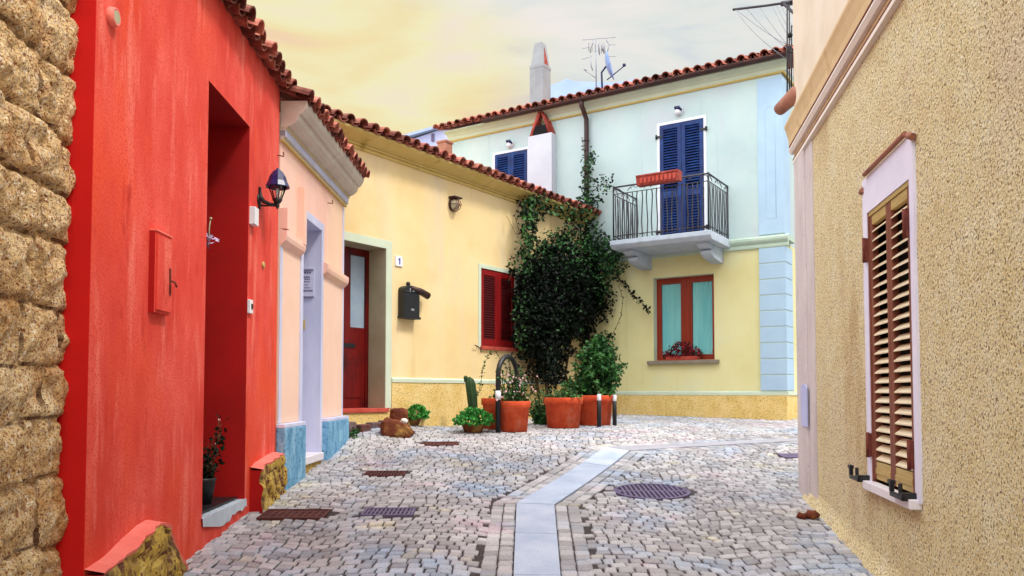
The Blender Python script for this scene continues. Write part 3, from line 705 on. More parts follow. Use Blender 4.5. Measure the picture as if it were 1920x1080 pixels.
# lantern on its bracket
ub, zb = RED.at(487, 372, 0.01); zc = zb
root = empty('wall_lantern', RED.pt(ub, 0, zb)); tag(root, 'black wall lantern with navy hood and clear glass on the red wall', 'lantern')
D_ = .27
cl, cz = RED.at(517, 375, D_)
LW = .1
while RED.u(517, LW) > ub + .03: LW += .005
cx = RED.pt(ub + .03, LW, 0); L0 = cx; zt = RED.z(517, 313, LW)
def zq(py): return RED.z(517, py, LW)
m = MB(); m.lathe((L0.x, L0.y, 0), [(.004, zt + .012), (.014, zt), (.045, zq(319)), (.072, zq(328)), (.084, zq(337)), (.106, zq(347)), (.106, zq(347) - .006), (.07, zq(345))], 10, smooth=False); build('hood', m, M['navy'], root)
m = MB()
for k in range(6):
    a = 2 * math.pi * k / 6; m.tube([L0 + Vector((math.cos(a) * .078, math.sin(a) * .078, zq(346))), L0 + Vector((math.cos(a) * .036, math.sin(a) * .036, zq(371)))], .005, 5)
m.lathe((L0.x, L0.y, 0), [(.03, zq(369)), (.045, zq(371)), (.03, zq(377)), (.014, zq(380)), (.02, zq(383)), (.008, zq(388)), (.002, zq(390))], 12); build('cage', m, M['black'], root)
m = MB(); m.lathe((L0.x, L0.y, 0), [(.074, zq(346)), (.034, zq(370))], 12); build('glass', m, M['glass'], root)
m = MB(); m.lathe((L0.x, L0.y, 0), [(.01, zq(370)), (.014, zq(364)), (.022, zq(357)), (.018, zq(350)), (.004, zq(348))], 12); build('bulb', m, M['white'], root)
m = MB(); zb0 = zq(380)
m.tube([RED.pt(ub, .01, zb0 + .10), RED.pt(ub, .02, zb0 + .05), RED.pt(ub + .005, LW * .3, zb0 + .015), RED.pt(ub + .015, LW * .65, zb0 - .005), RED.pt(ub + .03, LW, zb0 - .002)], [.012, .018, .018, .014, .012])
m.tube([RED.pt(ub, .02, zb0 - .02), RED.pt(ub + .03, LW, zb0 - .015)], .008)
m.lathe(RED.pt(ub, 0, zb0 + .03), [(.05, 0), (.05, .01), (.03, .018)], 14, axis=RED.n); m.fbox(RED, ub - .014, ub + .014, 0, .02, zb0 - .05, zb0 + .14)
build('bracket', m, M['black'], root)

# ================================================================== PINK HOUSE
UP = 2.74; Q0, Q1, QZ0, QZ1 = .80, 1.56, .80, 3.36
root = empty('pink_house', PINK.pt(1.3, 0, .6)); tag(root, 'low pink house with a grey cornice and blue painted plinth', 'house')
m = MB(); shell(m, PINK, .01, UP, -1, 4.2, [(Q0, Q1, QZ0, QZ1)], 6); m.quad(PINK.pt(.01, 0, 4.2), PINK.pt(UP, 0, 4.2), PINK.pt(UP, -6, 4.2), PINK.pt(.01, -6, 4.2)); wall = build('wall', m, M['pink'], root)
m = MB(); m.fbox(PINK, .012, Q0 - .09, .0, .006, 1.2, 2.955); m.fbox(PINK, Q1 + .09, UP - .06, .0, .006, 1.2, 2.86); build('lower_panel', m, M['cream_pink'], wall)
m = MB(); m.fbox(PINK, UP - .06, UP + .004, .0, .010, 1.17, 3.9); m.fbox(PINK, .012, .09, .006, .012, 1.2, 2.9); build('corner_strip', m, M['lav'], wall)
m = MB(); pr = [(0, 2.90), (.06, 2.96), (.07, 3.0), (.07, 3.05), (0, 3.07)]
m.prof(PINK, .012, Q0 - .10, pr); pr2 = [(w, z - .06) for w, z in pr]; m.prof(PINK, Q1 + .06, UP + .02, pr2)
m.fbox(PINK, .012, .10, .0, .075, 3.07, 3.27); m.fbox(PINK, Q0 - .2, Q0 - .10, .0, .075, 3.03, 3.62); build('string_moulding', m, M['pink'], root)
m = MB(); rings(m, PINK, Q0, Q1, 1.18, QZ1, .09, 0, .02, bottom=False); m.fbox(PINK, Q0 - .09, Q0, 0, .02, .7, 1.18); m.fbox(PINK, Q1, Q1 + .09, 0, .02, .7, 1.18); build('door_surround', m, M['lav'], root, bevel=.003)
m = MB(); reveal(m, PINK, Q0, Q1, QZ0, QZ1, .6); build('door_recess', m, M['lav'], root)
m = MB(); m.fbox(PINK, Q0 + .005, Q1 - .005, -.64, -.601, QZ0, QZ1); m.fbox(PINK, Q0 + .1, Q1 - .1, -.6, -.585, QZ0 + .2, QZ0 + 1.0); m.fbox(PINK, Q0 + .1, Q1 - .1, -.6, -.585, QZ0 + 1.15, QZ1 - .15); build('door', m, M['lav'], root)
m = MB(); m.fbox(PINK, Q0 - .02, Q1 + .02, -.6, .06, QZ0 - .07, QZ0 + .012); build('doorstep', m, M['marble'], root, bevel=.006)
m = MB(); m.fbox(PINK, Q0 - .02, Q1 + .02, .0, .03, QZ0 - .5, QZ0 - .072); build('step_stones', m, M['plinthstone'], root)
m = MB(); m.fbox(PINK, -.02, Q0 - .09, 0, .09, -.5, 1.155); m.fbox(PINK, Q1 + .09, UP + .03, 0, .09, -.5, 1.155); build('plinth', m, M['plblue'], root, bevel=.01)
m = MB(); m.fbox(PINK, -.02, Q0 - .09, 0, .085, 1.155, 1.195); m.fbox(PINK, Q1 + .09, UP + .025, 0, .085, 1.155, 1.195); build('plinth_cap', m, M['lav'], root, bevel=.006)
m = MB(); cp = [(0, 3.935), (.03, 3.935), (.03, 3.955), (.05, 3.96), (.05, 4.03), (.066, 4.036), (.066, 4.062), (.09, 4.068), (.13, 4.09), (.165, 4.125), (.18, 4.165), (.18, 4.18), (.205, 4.186), (.24, 4.235), (.255, 4.27), (.255, 4.31), (0, 4.31)]
m.prof(PINK, -.0, UP + .04, cp); cor = build('cornice', m, M['greycor'], root); m = MB(); m.fbox(PINK, .0, UP + .042, 0, .053, 3.966, 4.026); build('white_band', m, M['lav'], cor); m = MB(); m.fbox(PINK, .0, UP + .042, 0, .034, 3.92, 3.934); m.fbox(PINK, .0, UP + .042, 0, .07, 4.04, 4.05); build('cornice_line', m, M['ochreline'], cor)
m = MB(); tiles(m, PINK, -.02, UP + .04, .30, 4.275, 3.2, sp=.185); roof_deck(m, PINK, -.05, UP + .05, .15, 4.35, 3.2); build('roof', m, M['tile'], root)
m = MB()
for (px, py) in ((527, 291), (620, 380)):
    u, z = PINK.at(px, py, .03); m.tube([PINK.pt(u - .03, 0, z - .01), PINK.pt(u - .02, .04, z - .012), PINK.pt(u + .01, .05, z - .01), PINK.pt(u + .02, .05, z + .015), PINK.pt(u, .05, z + .03)], .006, 6)
build('wall_hook', m, M['rustred'], root)
# notice on the far cheek of the recess
root = empty('notice_sign', PINK.pt(Q1, -.15, 2.6)); tag(root, 'grey notice plate with fine print in the pink house doorway', 'sign')
def on_cheek(px, py):       # plane u = Q1 - .004
    d = ray(px, py); o = Vector((0, 0, EYE)); q = PINK.pt(Q1 - .004, 0, 0); k = (q - o).dot(PINK.t) / d.dot(PINK.t); h = o + d * k
    return (h - PINK.p).dot(PINK.n), h.z
w0, za = on_cheek(563, 502); w1, zz = on_cheek(589, 556)
m = MB(); m.fbox(PINK, Q1 - .012, Q1, w0, w1, zz, za); build('plate', m, M['lav'], root, bevel=.002)
m = MB(); h = za - zz; ww = w1 - w0
for fr, a, b, t_ in ((.09, .04, .95, .012), (.17, .12, .8, .012), (.33, .1, .7, .008), (.40, .3, .72, .006), (.49, .3, .7, .006), (.6, .15, .6, .004), (.7, .2, .75, .004), (.80, .05, .9, .009)):
    x = a
    while x < b:
        e = min(b, x + random.uniform(.06, .16)); m.fbox(PINK, Q1 - .014, Q1 - .012, w0 + ww * x, w0 + ww * e, za - h * fr - t_, za - h * fr + t_); x = e + .03
m.fbox(PINK, Q1 - .016, Q1 - .012, w0, w1, zz - .012, zz); build('printing', m, M['printing'], root)
w0, za = on_cheek(561, 600); w1, zz = on_cheek(572, 617)
m = MB(); m.fbox(PINK, Q1 - .02, Q1, w0, w1, zz, za); r = build('bell_plate', m, M['rail_r'], bevel=.003); tag(r, 'small tan bell plate under the notice in the pink doorway', 'bell plate')
# ================================================================== louvred leaf
def louvre_leaf(F, parent, u0, u1, w, z0, z1, mats, stile=.05, rails=(), pitch=.045, name='shutter', th=.035, slat_t=.008, lean=.022):
    """rails: list of (z0,z1) solid rails besides top and bottom"""
    fr = MB(); fr.fbox(F, u0, u0 + stile, w, w + th, z0, z1); fr.fbox(F, u1 - stile, u1, w, w + th, z0, z1)
    rl = sorted([(z0, z0 + stile * 1.6), (z1 - stile * 1.3, z1)] + list(rails))
    for a, b in rl: fr.fbox(F, u0 + stile, u1 - stile, w + .002, w + th - .002, a, b)
    leaf = build(name, fr, mats[0], parent, bevel=.002)
    sl = MB()
    for (a, b), (c, d) in zip(rl, rl[1:]):
        n = max(1, int((c - b) / pitch)); p = (c - b) / n
        for k in range(n):
            z = b + p * (k + .5)
            P = [F.pt(u0 + stile - .003, w + th * .9, z - lean), F.pt(u1 - stile + .003, w + th * .9, z - lean), F.pt(u1 - stile + .003, w + th * .1, z + lean), F.pt(u0 + stile - .003, w + th * .1, z + lean)]
            sl.hexa(P + [q + Vector((0, 0, slat_t)) for q in P])
    build('slats', sl, mats[1], leaf)
    bk = MB(); bk.fbox(F, u0 + stile, u1 - stile, w - .012, w - .004, z0 + .02, z1 - .02); build('backing', bk, mats[2], leaf)
    return leaf

# ================================================================== YELLOW HOUSE
YE = 6.62
root = empty('yellow_house', YEL.pt(3.2, 0, 1)); tag(root, 'low warm yellow house with ochre cornice, red door and vine at its corner', 'house')
D0, D1, DZ0, DZ1 = -.12, .775, 1.27, 3.56
WI0, WI1, WZ0, WZ1 = 3.03, 4.02, 2.24, 3.57
m = MB(); shell(m, YEL, -1.2, YE, -1, 5.06, [(D0, D1, DZ0, DZ1), (WI0, WI1, WZ0, WZ1)], 6); m.quad(YEL.pt(-1.2, 0, 5.06), YEL.pt(YE, 0, 5.06), YEL.pt(YE, -6, 5.06), YEL.pt(-1.2, -6, 5.06)); wall = build('wall', m, M['yellow'], root)
m = MB(); m.fbox(YEL, D1 + .12, YE, 0, .025, -.5, 1.64); m.fbox(YEL, -1.2, D1 + .12, 0, .025, -.5, DZ0 - .06); build('plinth', m, M['rough_y'], root)
m = MB(); m.prof(YEL, D1 + .12, YE, [(0, 1.64), (.035, 1.64), (.035, 1.69), (.012, 1.71), (0, 1.71)]); build('plinth_band', m, M['mint'], root)
m = MB(); rings(m, YEL, D0, D1, DZ0, DZ1, .12, 0, .012, bottom=False); build('door_surround', m, M['mint'], root, bevel=.002)
m = MB(); reveal(m, YEL, D0, D1, DZ0, DZ1, .42, bottom=False); build('door_jamb', m, M['jamb'], root)
m = MB(); m.fbox(YEL, D0 - .1, D1 + .04, -.42, .05, DZ0 - .055, DZ0); build('doorstep', m, M['redtile'], root, bevel=.004)
m = MB(); W = -.40
d0, d1 = D0 + .06, D1 - .06
m.fbox(YEL, D0, D0 + .06, W, W + .07, DZ0, DZ1); m.fbox(YEL, D1 - .06, D1, W, W + .07, DZ0, DZ1); m.fbox(YEL, D0 + .06, D1 - .06, W, W + .068, DZ1 - .1, DZ1); fr = build('door_frame', m, M['doorred'], root, bevel=.003)
u_p0, z_p1 = YEL.at(653, 471, W); u_p1, z_p0 = YEL.at(681, 616, W)
m = MB(); zt = DZ1 - .1; pu0, pu1, pz0, pz1 = u_p0, u_p1, z_p0, z_p1 
a, b = W + .01, W + .055
m.fbox(YEL, d0, pu0, a, b, DZ0, zt); m.fbox(YEL, pu1, d1, a, b, DZ0, zt); m.fbox(YEL, pu0, pu1, a, b - .002, DZ0, pz0); m.fbox(YEL, pu0, pu1, a, b - .002, pz1, zt)
m.fbox(YEL, d0 + .10, d1 - .1, b, b + .012, DZ0 + .15, DZ0 + .68)
door = build('door', m, M['doorred'], root, bevel=.003)
m = MB(); m.fbox(YEL, pu0 + .002, pu1 - .002, a + .01, a + .016, pz0, pz1); build('curtain', m, M['dcurtain'], door)
m = MB()
N = 14
for k in range(N): 
    q0 = pu0 + (pu1 - pu0) * k / N; m.tube([YEL.pt(q0 + .006, a + .018, pz0), YEL.pt(q0 + .006, a + .018, pz1)], .006, 5, caps=False)
build('curtain_folds', m, M['dcurtain'], door)
m = MB(); m.fbox(YEL, pu0, pu1, b - .012, b - .008, pz0, pz1); build('glass', m, M['glass'], door)
m = MB(); m.tube([YEL.pt(d0 + .05, b, DZ0 + 1.02), YEL.pt(d0 + .05, b + .04, DZ0 + 1.02), YEL.pt(d0 + .16, b + .045, DZ0 + 1.02)], .009, 6); m.fbox(YEL, d0 + .035, d0 + .065, b, b + .006, DZ0 + .93, DZ0 + 1.1); build('handle', m, M['galv'], door)
m = MB(); m.fbox(YEL, d0 + .18, d1 - .2, b, b + .008, DZ0 + .86, DZ0 + .92); build('letter_slot', m, M['black'], door)
m = MB(); rings(m, YEL, WI0, WI1, WZ0, WZ1, .07, 0, .012, bottom=False); build('window_surround', m, M['mint'], root, bevel=.002)
win = MB(); reveal(win, YEL, WI0, WI1, WZ0, WZ1, .12, back=True); win = build('window', win, M['dark'], root, label='window closed with dark red shutters')
mid = (WI0 + WI1) / 2
for q0, q1 in ((WI0 + .004, mid - .003), (mid + .003, WI1 - .004)):
    fr = louvre_leaf(YEL, win, q0, q1, -.035, WZ0 + .04, WZ1 - .01, (M['dkred'], M['dkred2'], M['dark']), stile=.075, pitch=.04) if False else None
def louvre_part(F, parent, u0, u1, w, z0, z1, mats, stile, pitch, th=.035, rails=(), lean=.018):
    """one shutter leaf as sub-part meshes of a window part: frame+slats share a mesh each"""
    fr = MB(); fr.fbox(F, u0, u0 + stile, w, w + th, z0, z1); fr.fbox(F, u1 - stile, u1, w, w + th, z0, z1)
    rl = sorted([(z0, z0 + stile * 1.3), (z1 - stile * 1.1, z1)] + list(rails))
    for a, b in rl: fr.fbox(F, u0 + stile, u1 - stile, w + .002, w + th - .002, a, b)
    sl = MB()
    for (a, b), (c, d) in zip(rl, rl[1:]):
        n = max(1, int((c - b) / pitch)); p = (c - b) / n
        for k in range(n):
            z = b + p * (k + .5)
            P = [F.pt(u0 + stile - .003, w + th * .9, z - lean), F.pt(u1 - stile + .003, w + th * .9, z - lean), F.pt(u1 - stile + .003, w + th * .1, z + lean), F.pt(u0 + stile - .003, w + th * .1, z + lean)]
            sl.hexa(P + [q + Vector((0, 0, .007)) for q in P])
    build('shutter', fr, mats[0], parent, bevel=.002); build('slats', sl, mats[1], parent)
for q0, q1 in ((WI0 + .004, mid - .003), (mid + .003, WI1 - .004)):
    louvre_part(YEL, win, q0, q1, -.035, WZ0 + .04, WZ1 - .01, (M['dkred'], M['dkred2']), .085, .04)
m = MB(); m.fbox(YEL, WI0 - .02, WI1 + .04, -.1, .05, WZ0 - .03, WZ0 + .03); build('window_sill', m, M['redtile'], root, bevel=.004)
m = MB(); u, z = YEL.at(895, 650, .03); m.tube([YEL.pt(u - .1, .05, z + .02), YEL.pt(u, .05, z), YEL.pt(u + .02, .0, z)], .008, 6); m.tube([YEL.pt(u + .07, .0, z - .02), YEL.pt(u + .07, .05, z - .02), YEL.pt(u + .07, .05, z - .08)], .009, 6); build('shutter_hook', m, M['black'], root)
yc = 4.86
m = MB(); m.prof(YEL, -1.2, YE, [(0, yc), (.03, yc + .004), (.03, yc + .032), (.018, yc + .036), (.018, yc + .048), (.048, yc + .052), (.048, yc + .074), (.036, yc + .08), (.05, yc + .088), (.10, yc + .11), (.17, yc + .135), (.24, yc + .16), (.255, yc + .165), (.255, yc + .20), (0, yc + .20)])
build('cornice', m, M['yelcor'], root)
m = MB(); tiles(m, YEL, -1.3, YE + .02, .32, yc + .175, 3.0, sp=.21, pitch=R(16)); roof_deck(m, YEL, -1.35, YE, .15, yc + .235, 3.0, pitch=R(16)); build('roof', m, M['tile'], root)
m = MB()
for k in range(7): 
    u = -.6 + k * .24; m.fbox(YEL, u, u + .2, .03, .16 + .04 * (k % 2), -.2, 1.06 + .02 * (k % 3)) 
build('kerb_stone', m, M['greystone'], root, bevel=.015, label='dark kerb stones under the doorstep')

# wall lamp, number, letter box
u, z = YEL.at(848, 385); root = empty('wall_lamp', YEL.pt(u, 0, z)); tag(root, 'round caged bulkhead lamp on the yellow wall under the cornice', 'wall lamp')
m = MB(); m.lathe(YEL.pt(u, 0, z), [(.10, 0), (.105, .03), (.095, .04)], 20, axis=YEL.n); m.fbox(YEL, u - .1, u + .1, .0, .13, z + .10, z + .125); build('base', m, M['brownmetal'], root, bevel=.004)
m = MB(); m.ball(YEL.pt(u, .045, z), (.085, .085, .095), 14); build('glass_globe', m, M['jamb'], root)
m = MB()
for a in (-.05, 0, .05): m.tube([YEL.pt(u + a, .04, z + .1), YEL.pt(u + a, .12, z + .06), YEL.pt(u + a, .145, z), YEL.pt(u + a, .12, z - .06), YEL.pt(u + a, .04, z - .1)], .006, 6)
m.tube([YEL.pt(u - .1, .04, z), YEL.pt(u - .06, .12, z), YEL.pt(u, .148, z), YEL.pt(u + .06, .12, z), YEL.pt(u + .1, .04, z)], .006, 6); build('guard', m, M['rustred'], root)
u, z = YEL.at(747, 490); root = empty('house_number', YEL.pt(u, 0, z)); tag(root, 'white house number plate reading 1 beside the red door', 'number plate')
m = MB(); m.fbox(YEL, u - .075, u + .075, 0, .02, z - .075, z + .075); build('plate', m, M['white'], root, bevel=.004)
m = MB(); m.fbox(YEL, u - .004, u + .016, .02, .024, z - .045, z + .045)
m.add([YEL.pt(u - .004, .024, z + .045), YEL.pt(u - .026, .024, z + .025), YEL.pt(u - .022, .024, z + .012), YEL.pt(u - .004, .024, z + .024)], [(0, 1, 2, 3)]); build('digit', m, M['digit'], root)
u0, z1 = YEL.at(754, 536, .08); u1, z0 = YEL.at(783, 597, .08); root = empty('letter_box', YEL.pt((u0 + u1) / 2, 0, z0)); tag(root, 'black letter box with an arched lid and rolled paper on the yellow wall', 'letter box')
m = MB(); uc = (u0 + u1) / 2; hw = (u1 - u0) / 2
pts = [(u0, z0), (u1, z0), (u1, z1 - .05)] + [(uc + hw * math.cos(a), z1 - .05 + .07 * math.sin(a)) for a in [math.pi * k / 8 for k in range(1, 8)]] + [(u0, z1 - .05)]
n = len(pts); m.add([YEL.pt(a, 0, b) for a, b in pts] + [YEL.pt(a, .12, b) for a, b in pts], [(i, (i + 1) % n, (i + 1) % n + n, i + n) for i in range(n)] + [tuple(range(n))[::-1], tuple(range(n, 2 * n))]); build('box', m, M['black'], root, bevel=.005)
m = MB(); m.fbox(YEL, u0 - .012, u1 + .012, 0, .135, z0 - .02, z0 + .012); m.tube([YEL.pt(u0, .125, z1 - .08), YEL.pt(u1, .125, z1 - .08)], .008, 6); m.ball(YEL.pt(uc - .03, .07, z1 + .045), .035, 10); build('trim', m, M['black'], root)
m = MB(); m.tube([YEL.pt(uc - .02, .1, z1 - .01), YEL.pt(u1 + .02, .11, z1 - .045), YEL.pt(u1 + .19, .12, z1 - .10)], [.03, .05, .055], 10); build('paper_roll', m, M['brownmetal'], root, label='dark rolled paper sticking out of the slot')
m = MB(); m.fbox(YEL, uc - .05, uc - .03, .12, .124, z1 - .09, z1 - .02); m.fbox(YEL, uc + .02, uc + .045, .12, .124, z1 - .07, z1 - .03); m.fbox(YEL, uc - .02, uc + .05, .12, .123, z0 + .1, z0 + .13); build('name_tag', m, M['galv'], root)

# ================================================================== BLUE HOUSE
root = empty('blue_house', BLUE.pt(3.4, 0, 1)); tag(root, 'two storey house, pale aqua above and pale yellow below, with a balcony', 'house')
G0, G1, GZ0, GZ1 = 1.275, 2.475, 2.10, 3.70       # ground floor window
F0, F1, FZ0, FZ1 = 1.44, 2.32, 4.30, 6.66         # balcony door
S0, S1, SZ0, SZ1 = 5.33, 6.17, 5.3, 6.71          # upper left window
BL = 7.45; ZS = 4.16; ZC = 7.2
holes = [(G0, G1, GZ0, GZ1)]
m = MB(); shell(m, BLUE, 0, BL, -1, ZS, holes, 6); wl = build('lower_wall', m, M['lowyel'], root)
m = MB(); shell(m, BLUE, 0, BL, ZS, 7.42, [(F0, F1, FZ0, FZ1), (S0, S1, SZ0, SZ1)], 6); m.quad(BLUE.pt(0, 0, 7.42), BLUE.pt(BL, 0, 7.42), BLUE.pt(BL, -6, 7.42), BLUE.pt(0, -6, 7.42)); wu = build('upper_wall', m, M['bluewall'], root)
m = MB(); m.fbox(BLUE, -.025, BL, -6, .025, -.5, 1.44); build('plinth', m, M['rough_y'], root)
m = MB(); m.prof(BLUE, -.02, BL, [(0, 1.44), (.032, 1.44), (.032, 1.49), (.01, 1.52), (0, 1.52)]); m.fbox(BLUE, -.04, -.0, -6, .0, 1.44, 1.5); build('plinth_band', m, M['mint'], root)
m = MB(); nb = 9; zz0 = 1.52; hh = (4.08 - zz0) / nb
for k in range(nb):
    a, b = zz0 + k * hh + .008, zz0 + (k + 1) * hh - .008
    m.fbox(BLUE, -.04, .43, -.45, .04, a, b)
build('quoin', m, M['quoin'], root, bevel=.006)
m = MB(); m.fbox(BLUE, -.03, .425, -.44, .03, 1.5, 4.1); build('quoin_core', m, M['seafoam'], root)
m = MB(); m.fbox(BLUE, -.02, .43, -.44, .02, 4.32, 7.15); build('corner_pilaster', m, M['quoin'], root, bevel=.004)
m = MB()      # faint raised panel line with round head on the pilaster
pp = [(.12, 4.6), (.12, 6.55)] + [(.205 - .085 * math.cos(math.pi * k / 8), 6.55 + .085 * math.sin(math.pi * k / 8)) for k in range(1, 8)] + [(.29, 6.55), (.29, 4.6), (.12, 4.6)]
m.tube([BLUE.pt(a, .02, b) for a, b in pp], .004, 5); build('pilaster_panel', m, M['quoin'], root)
m = MB(); pr = [(0, 4.08), (.045, 4.085), (.05, 4.11), (.05, 4.14), (.035, 4.15), (.08, 4.19), (.095, 4.22), (.095, 4.26), (0, 4.30)]
m.prof(BLUE, -.09, BL, pr); m.hexa([BLUE.pt(-.095, -.45, 4.19), BLUE.pt(0, -.45, 4.19), BLUE.pt(0, .0, 4.19), BLUE.pt(-.095, .0, 4.19), BLUE.pt(-.095, -.45, 4.28), BLUE.pt(0, -.45, 4.28), BLUE.pt(0, .0, 4.28), BLUE.pt(-.095, .0, 4.28)]); build('string_course', m, M['seafoam'], root)
m = MB(); m.prof(BLUE, -.05, BL, [(0, ZC), (.03, ZC), (.045, ZC + .02), (.03, ZC + .035), (0, ZC + .04)]); m.fbox(BLUE, -.05, 0, -6, 0, ZC, ZC + .04); build('eave_line', m, M['ochreline'], root)
m = MB(); m.prof(BLUE, -.10, BL, [(0, ZC + .04), (.02, ZC + .04), (.04, ZC + .10), (.10, ZC + .15), (.2, ZC + .18), (.2, ZC + .21), (0, ZC + .22)]); build('cornice', m, M['mint'], root)
m = MB(); tiles(m, BLUE, -.2, BL + .1, .36, ZC + .21, 3.4, pitch=R(17), sp=.2); roof_deck(m, BLUE, -.25, BL + .15, .2, ZC + .26, 3.4, pitch=R(17)); build('roof', m, M['tile'], root)
# gutter
m = MB(); ug = BLUE.u(1092, .3)
gp = [(.27 + .065 * math.cos(a), ZC + .245 + .075 * math.sin(a)) for a in [math.pi + math.pi * k / 8 for k in range(9)]]
m.prof(BLUE, -.2, 6.3, gp); build('gutter', m, M['brownmetal'], root)
# drainpipe
ud = BLUE.u(1101, .08); ue = BLUE.u(1092, .25)
m = MB(); m.tube([BLUE.pt(ue, .26, ZC + .2), BLUE.pt(ue, .25, ZC + .1), BLUE.pt((ue + ud) / 2, .15, ZC - .03), BLUE.pt(ud, .085, ZC - .14), BLUE.pt(ud, .08, ZC - .3), BLUE.pt(ud, .08, 1.0)], .048, 12); build('drainpipe', m, M['brownmetal'], root)
m = MB()
for z in (6.6, 5.4, 4.3, 3.0, 1.9): m.lathe((BLUE.pt(ud, .08, 0).x, BLUE.pt(ud, .08, 0).y, z), [(.056, 0), (.056, .04)], 12); m.fbox(BLUE, ud - .012, ud + .012, 0, .05, z + .005, z + .035)
build('pipe_clip', m, M['brownmetal'], root)
# flue on the wall with a little gable of tiles
ub0, ub1 = BLUE.u(1035, .22), BLUE.u(990, .22); zt = BLUE.z(1012, 252, .22)
m = MB(); m.fbox(BLUE, ub0, ub1, 0, .22, 3.4, zt); fl = build('flue', m, M['breast'], root, bevel=.006)
m = MB(); um = (ub0 + ub1) / 2; za = BLUE.z(1013, 203, .22)
for s, ue_ in ((-1, ub0 + .05), (1, ub1 - .05)):
    for k, wv in enumerate((.04, .13, .22)):
        a = BLUE.pt(ue_, wv - .05, zt - .02); b = BLUE.pt(um, wv - .05, za); m.tube([a, a.lerp(b, .5) + Vector((0, 0, .02)), b], [.045, .04, .035], 8, c=random.random())
build('flue_cap_tiles', m, M['terra2'], fl)
m = MB(); m.fbox(BLUE, ub0 + .11, ub1 - .11, .0, .2, zt - .0, zt + .2); build('flue_opening', m, M['dark'], fl)
# ground floor window
m = MB(); reveal(m, BLUE, G0, G1, GZ0, GZ1, .26, back=True); wi = build('window', m, M['mint'], root)
m = MB(); a, b = -.24, -.17
m.fbox(BLUE, G0, G0 + .06, a, b, GZ0, GZ1); m.fbox(BLUE, G1 - .06, G1, a, b, GZ0, GZ1); m.fbox(BLUE, G0 + .06, G1 - .06, a, b - .002, GZ1 - .07, GZ1); m.fbox(BLUE, G0 + .06, G1 - .06, a, b - .002, GZ0, GZ0 + .07)
gm = (G0 + G1) / 2; m.fbox(BLUE, gm - .075, gm + .075, a, b + .012, GZ0 + .05, GZ1 - .05); m.fbox(BLUE, gm - .01, gm + .01, b + .012, b + .022, GZ0 + .05, GZ1 - .05)
for q0, q1 in ((G0 + .06, gm - .075), (gm + .075, G1 - .06)):
    rings(m, BLUE, q0 + .035, q1 - .035, GZ0 + .11, GZ1 - .11, .035, a + .01, b - .005)
build('frame', m, M['woodred'], wi, bevel=.003)
m = MB()
for q0, q1 in ((G0 + .09, gm - .1), (gm + .1, G1 - .09)):
    n = 26; vs = []
    for k in range(n * 3 + 1):
        t = k / (n * 3); w = -.222 + .014 * math.sin(k * 1.15) + .005 * math.sin(k * .37)
        vs += [BLUE.pt(q0 + (q1 - q0) * t, w, GZ0 + .08), BLUE.pt(q0 + (q1 - q0) * t, w, GZ1 - .08)]
    m.add(vs, [(2 * k, 2 * k + 2, 2 * k + 3, 2 * k + 1) for k in range(n * 3)], .5, True)
build('curtain', m, M['curtain'], wi)
m = MB()
for q0, q1 in ((G0 + .09, gm - .1), (gm + .1, G1 - .09)): m.fbox(BLUE, q0, q1, -.192, -.188, GZ0 + .09, GZ1 - .09)
build('pane', m, M['glass'], wi)
m = MB(); m.fbox(BLUE, G0 - .09, G1 + .11, -.16, .09, GZ0 - .075, GZ0 - .005); build('window_sill', m, M['sill'], root, bevel=.008)
# balcony
B0, B1, BW, BZ = .95, 2.86, 1.12, 4.29
m = MB(); m.prof(BLUE, B0, B1, [(0, BZ - .15), (BW - .08, BZ - .15), (BW - .03, BZ - .11), (BW, BZ - .08), (BW, BZ), (0, BZ)]); bal = build('balcony', m, M['concrete'], root, bevel=.008)
m = MB()
for uc in (B0 + .24, B1 - .26):
    m.prof(BLUE, uc - .1, uc + .1, [(0, BZ - .42), (.16, BZ - .42), (.34, BZ - .40), (.52, BZ - .38), (.66, BZ - .335), (.70, BZ - .28), (.64, BZ - .25), (.80, BZ - .235), (.88, BZ - .19), (.88, BZ - .152), (0, BZ - .152)])
build('corbel', m, M['concrete'], bal, bevel=.006)
RZ = BZ + 1.0
m = MB(); rw = BW - .06; e0, e1 = B0 + .05, B1 - .05
def bar(p, q, r=.007, n=5): m.tube([p, q], r, n)
Pc = [BLUE.pt(e0, 0, 0), BLUE.pt(e0, rw, 0), BLUE.pt(e1, rw, 0), BLUE.pt(e1, 0, 0)]
Zv = lambda z: Vector((0, 0, z))
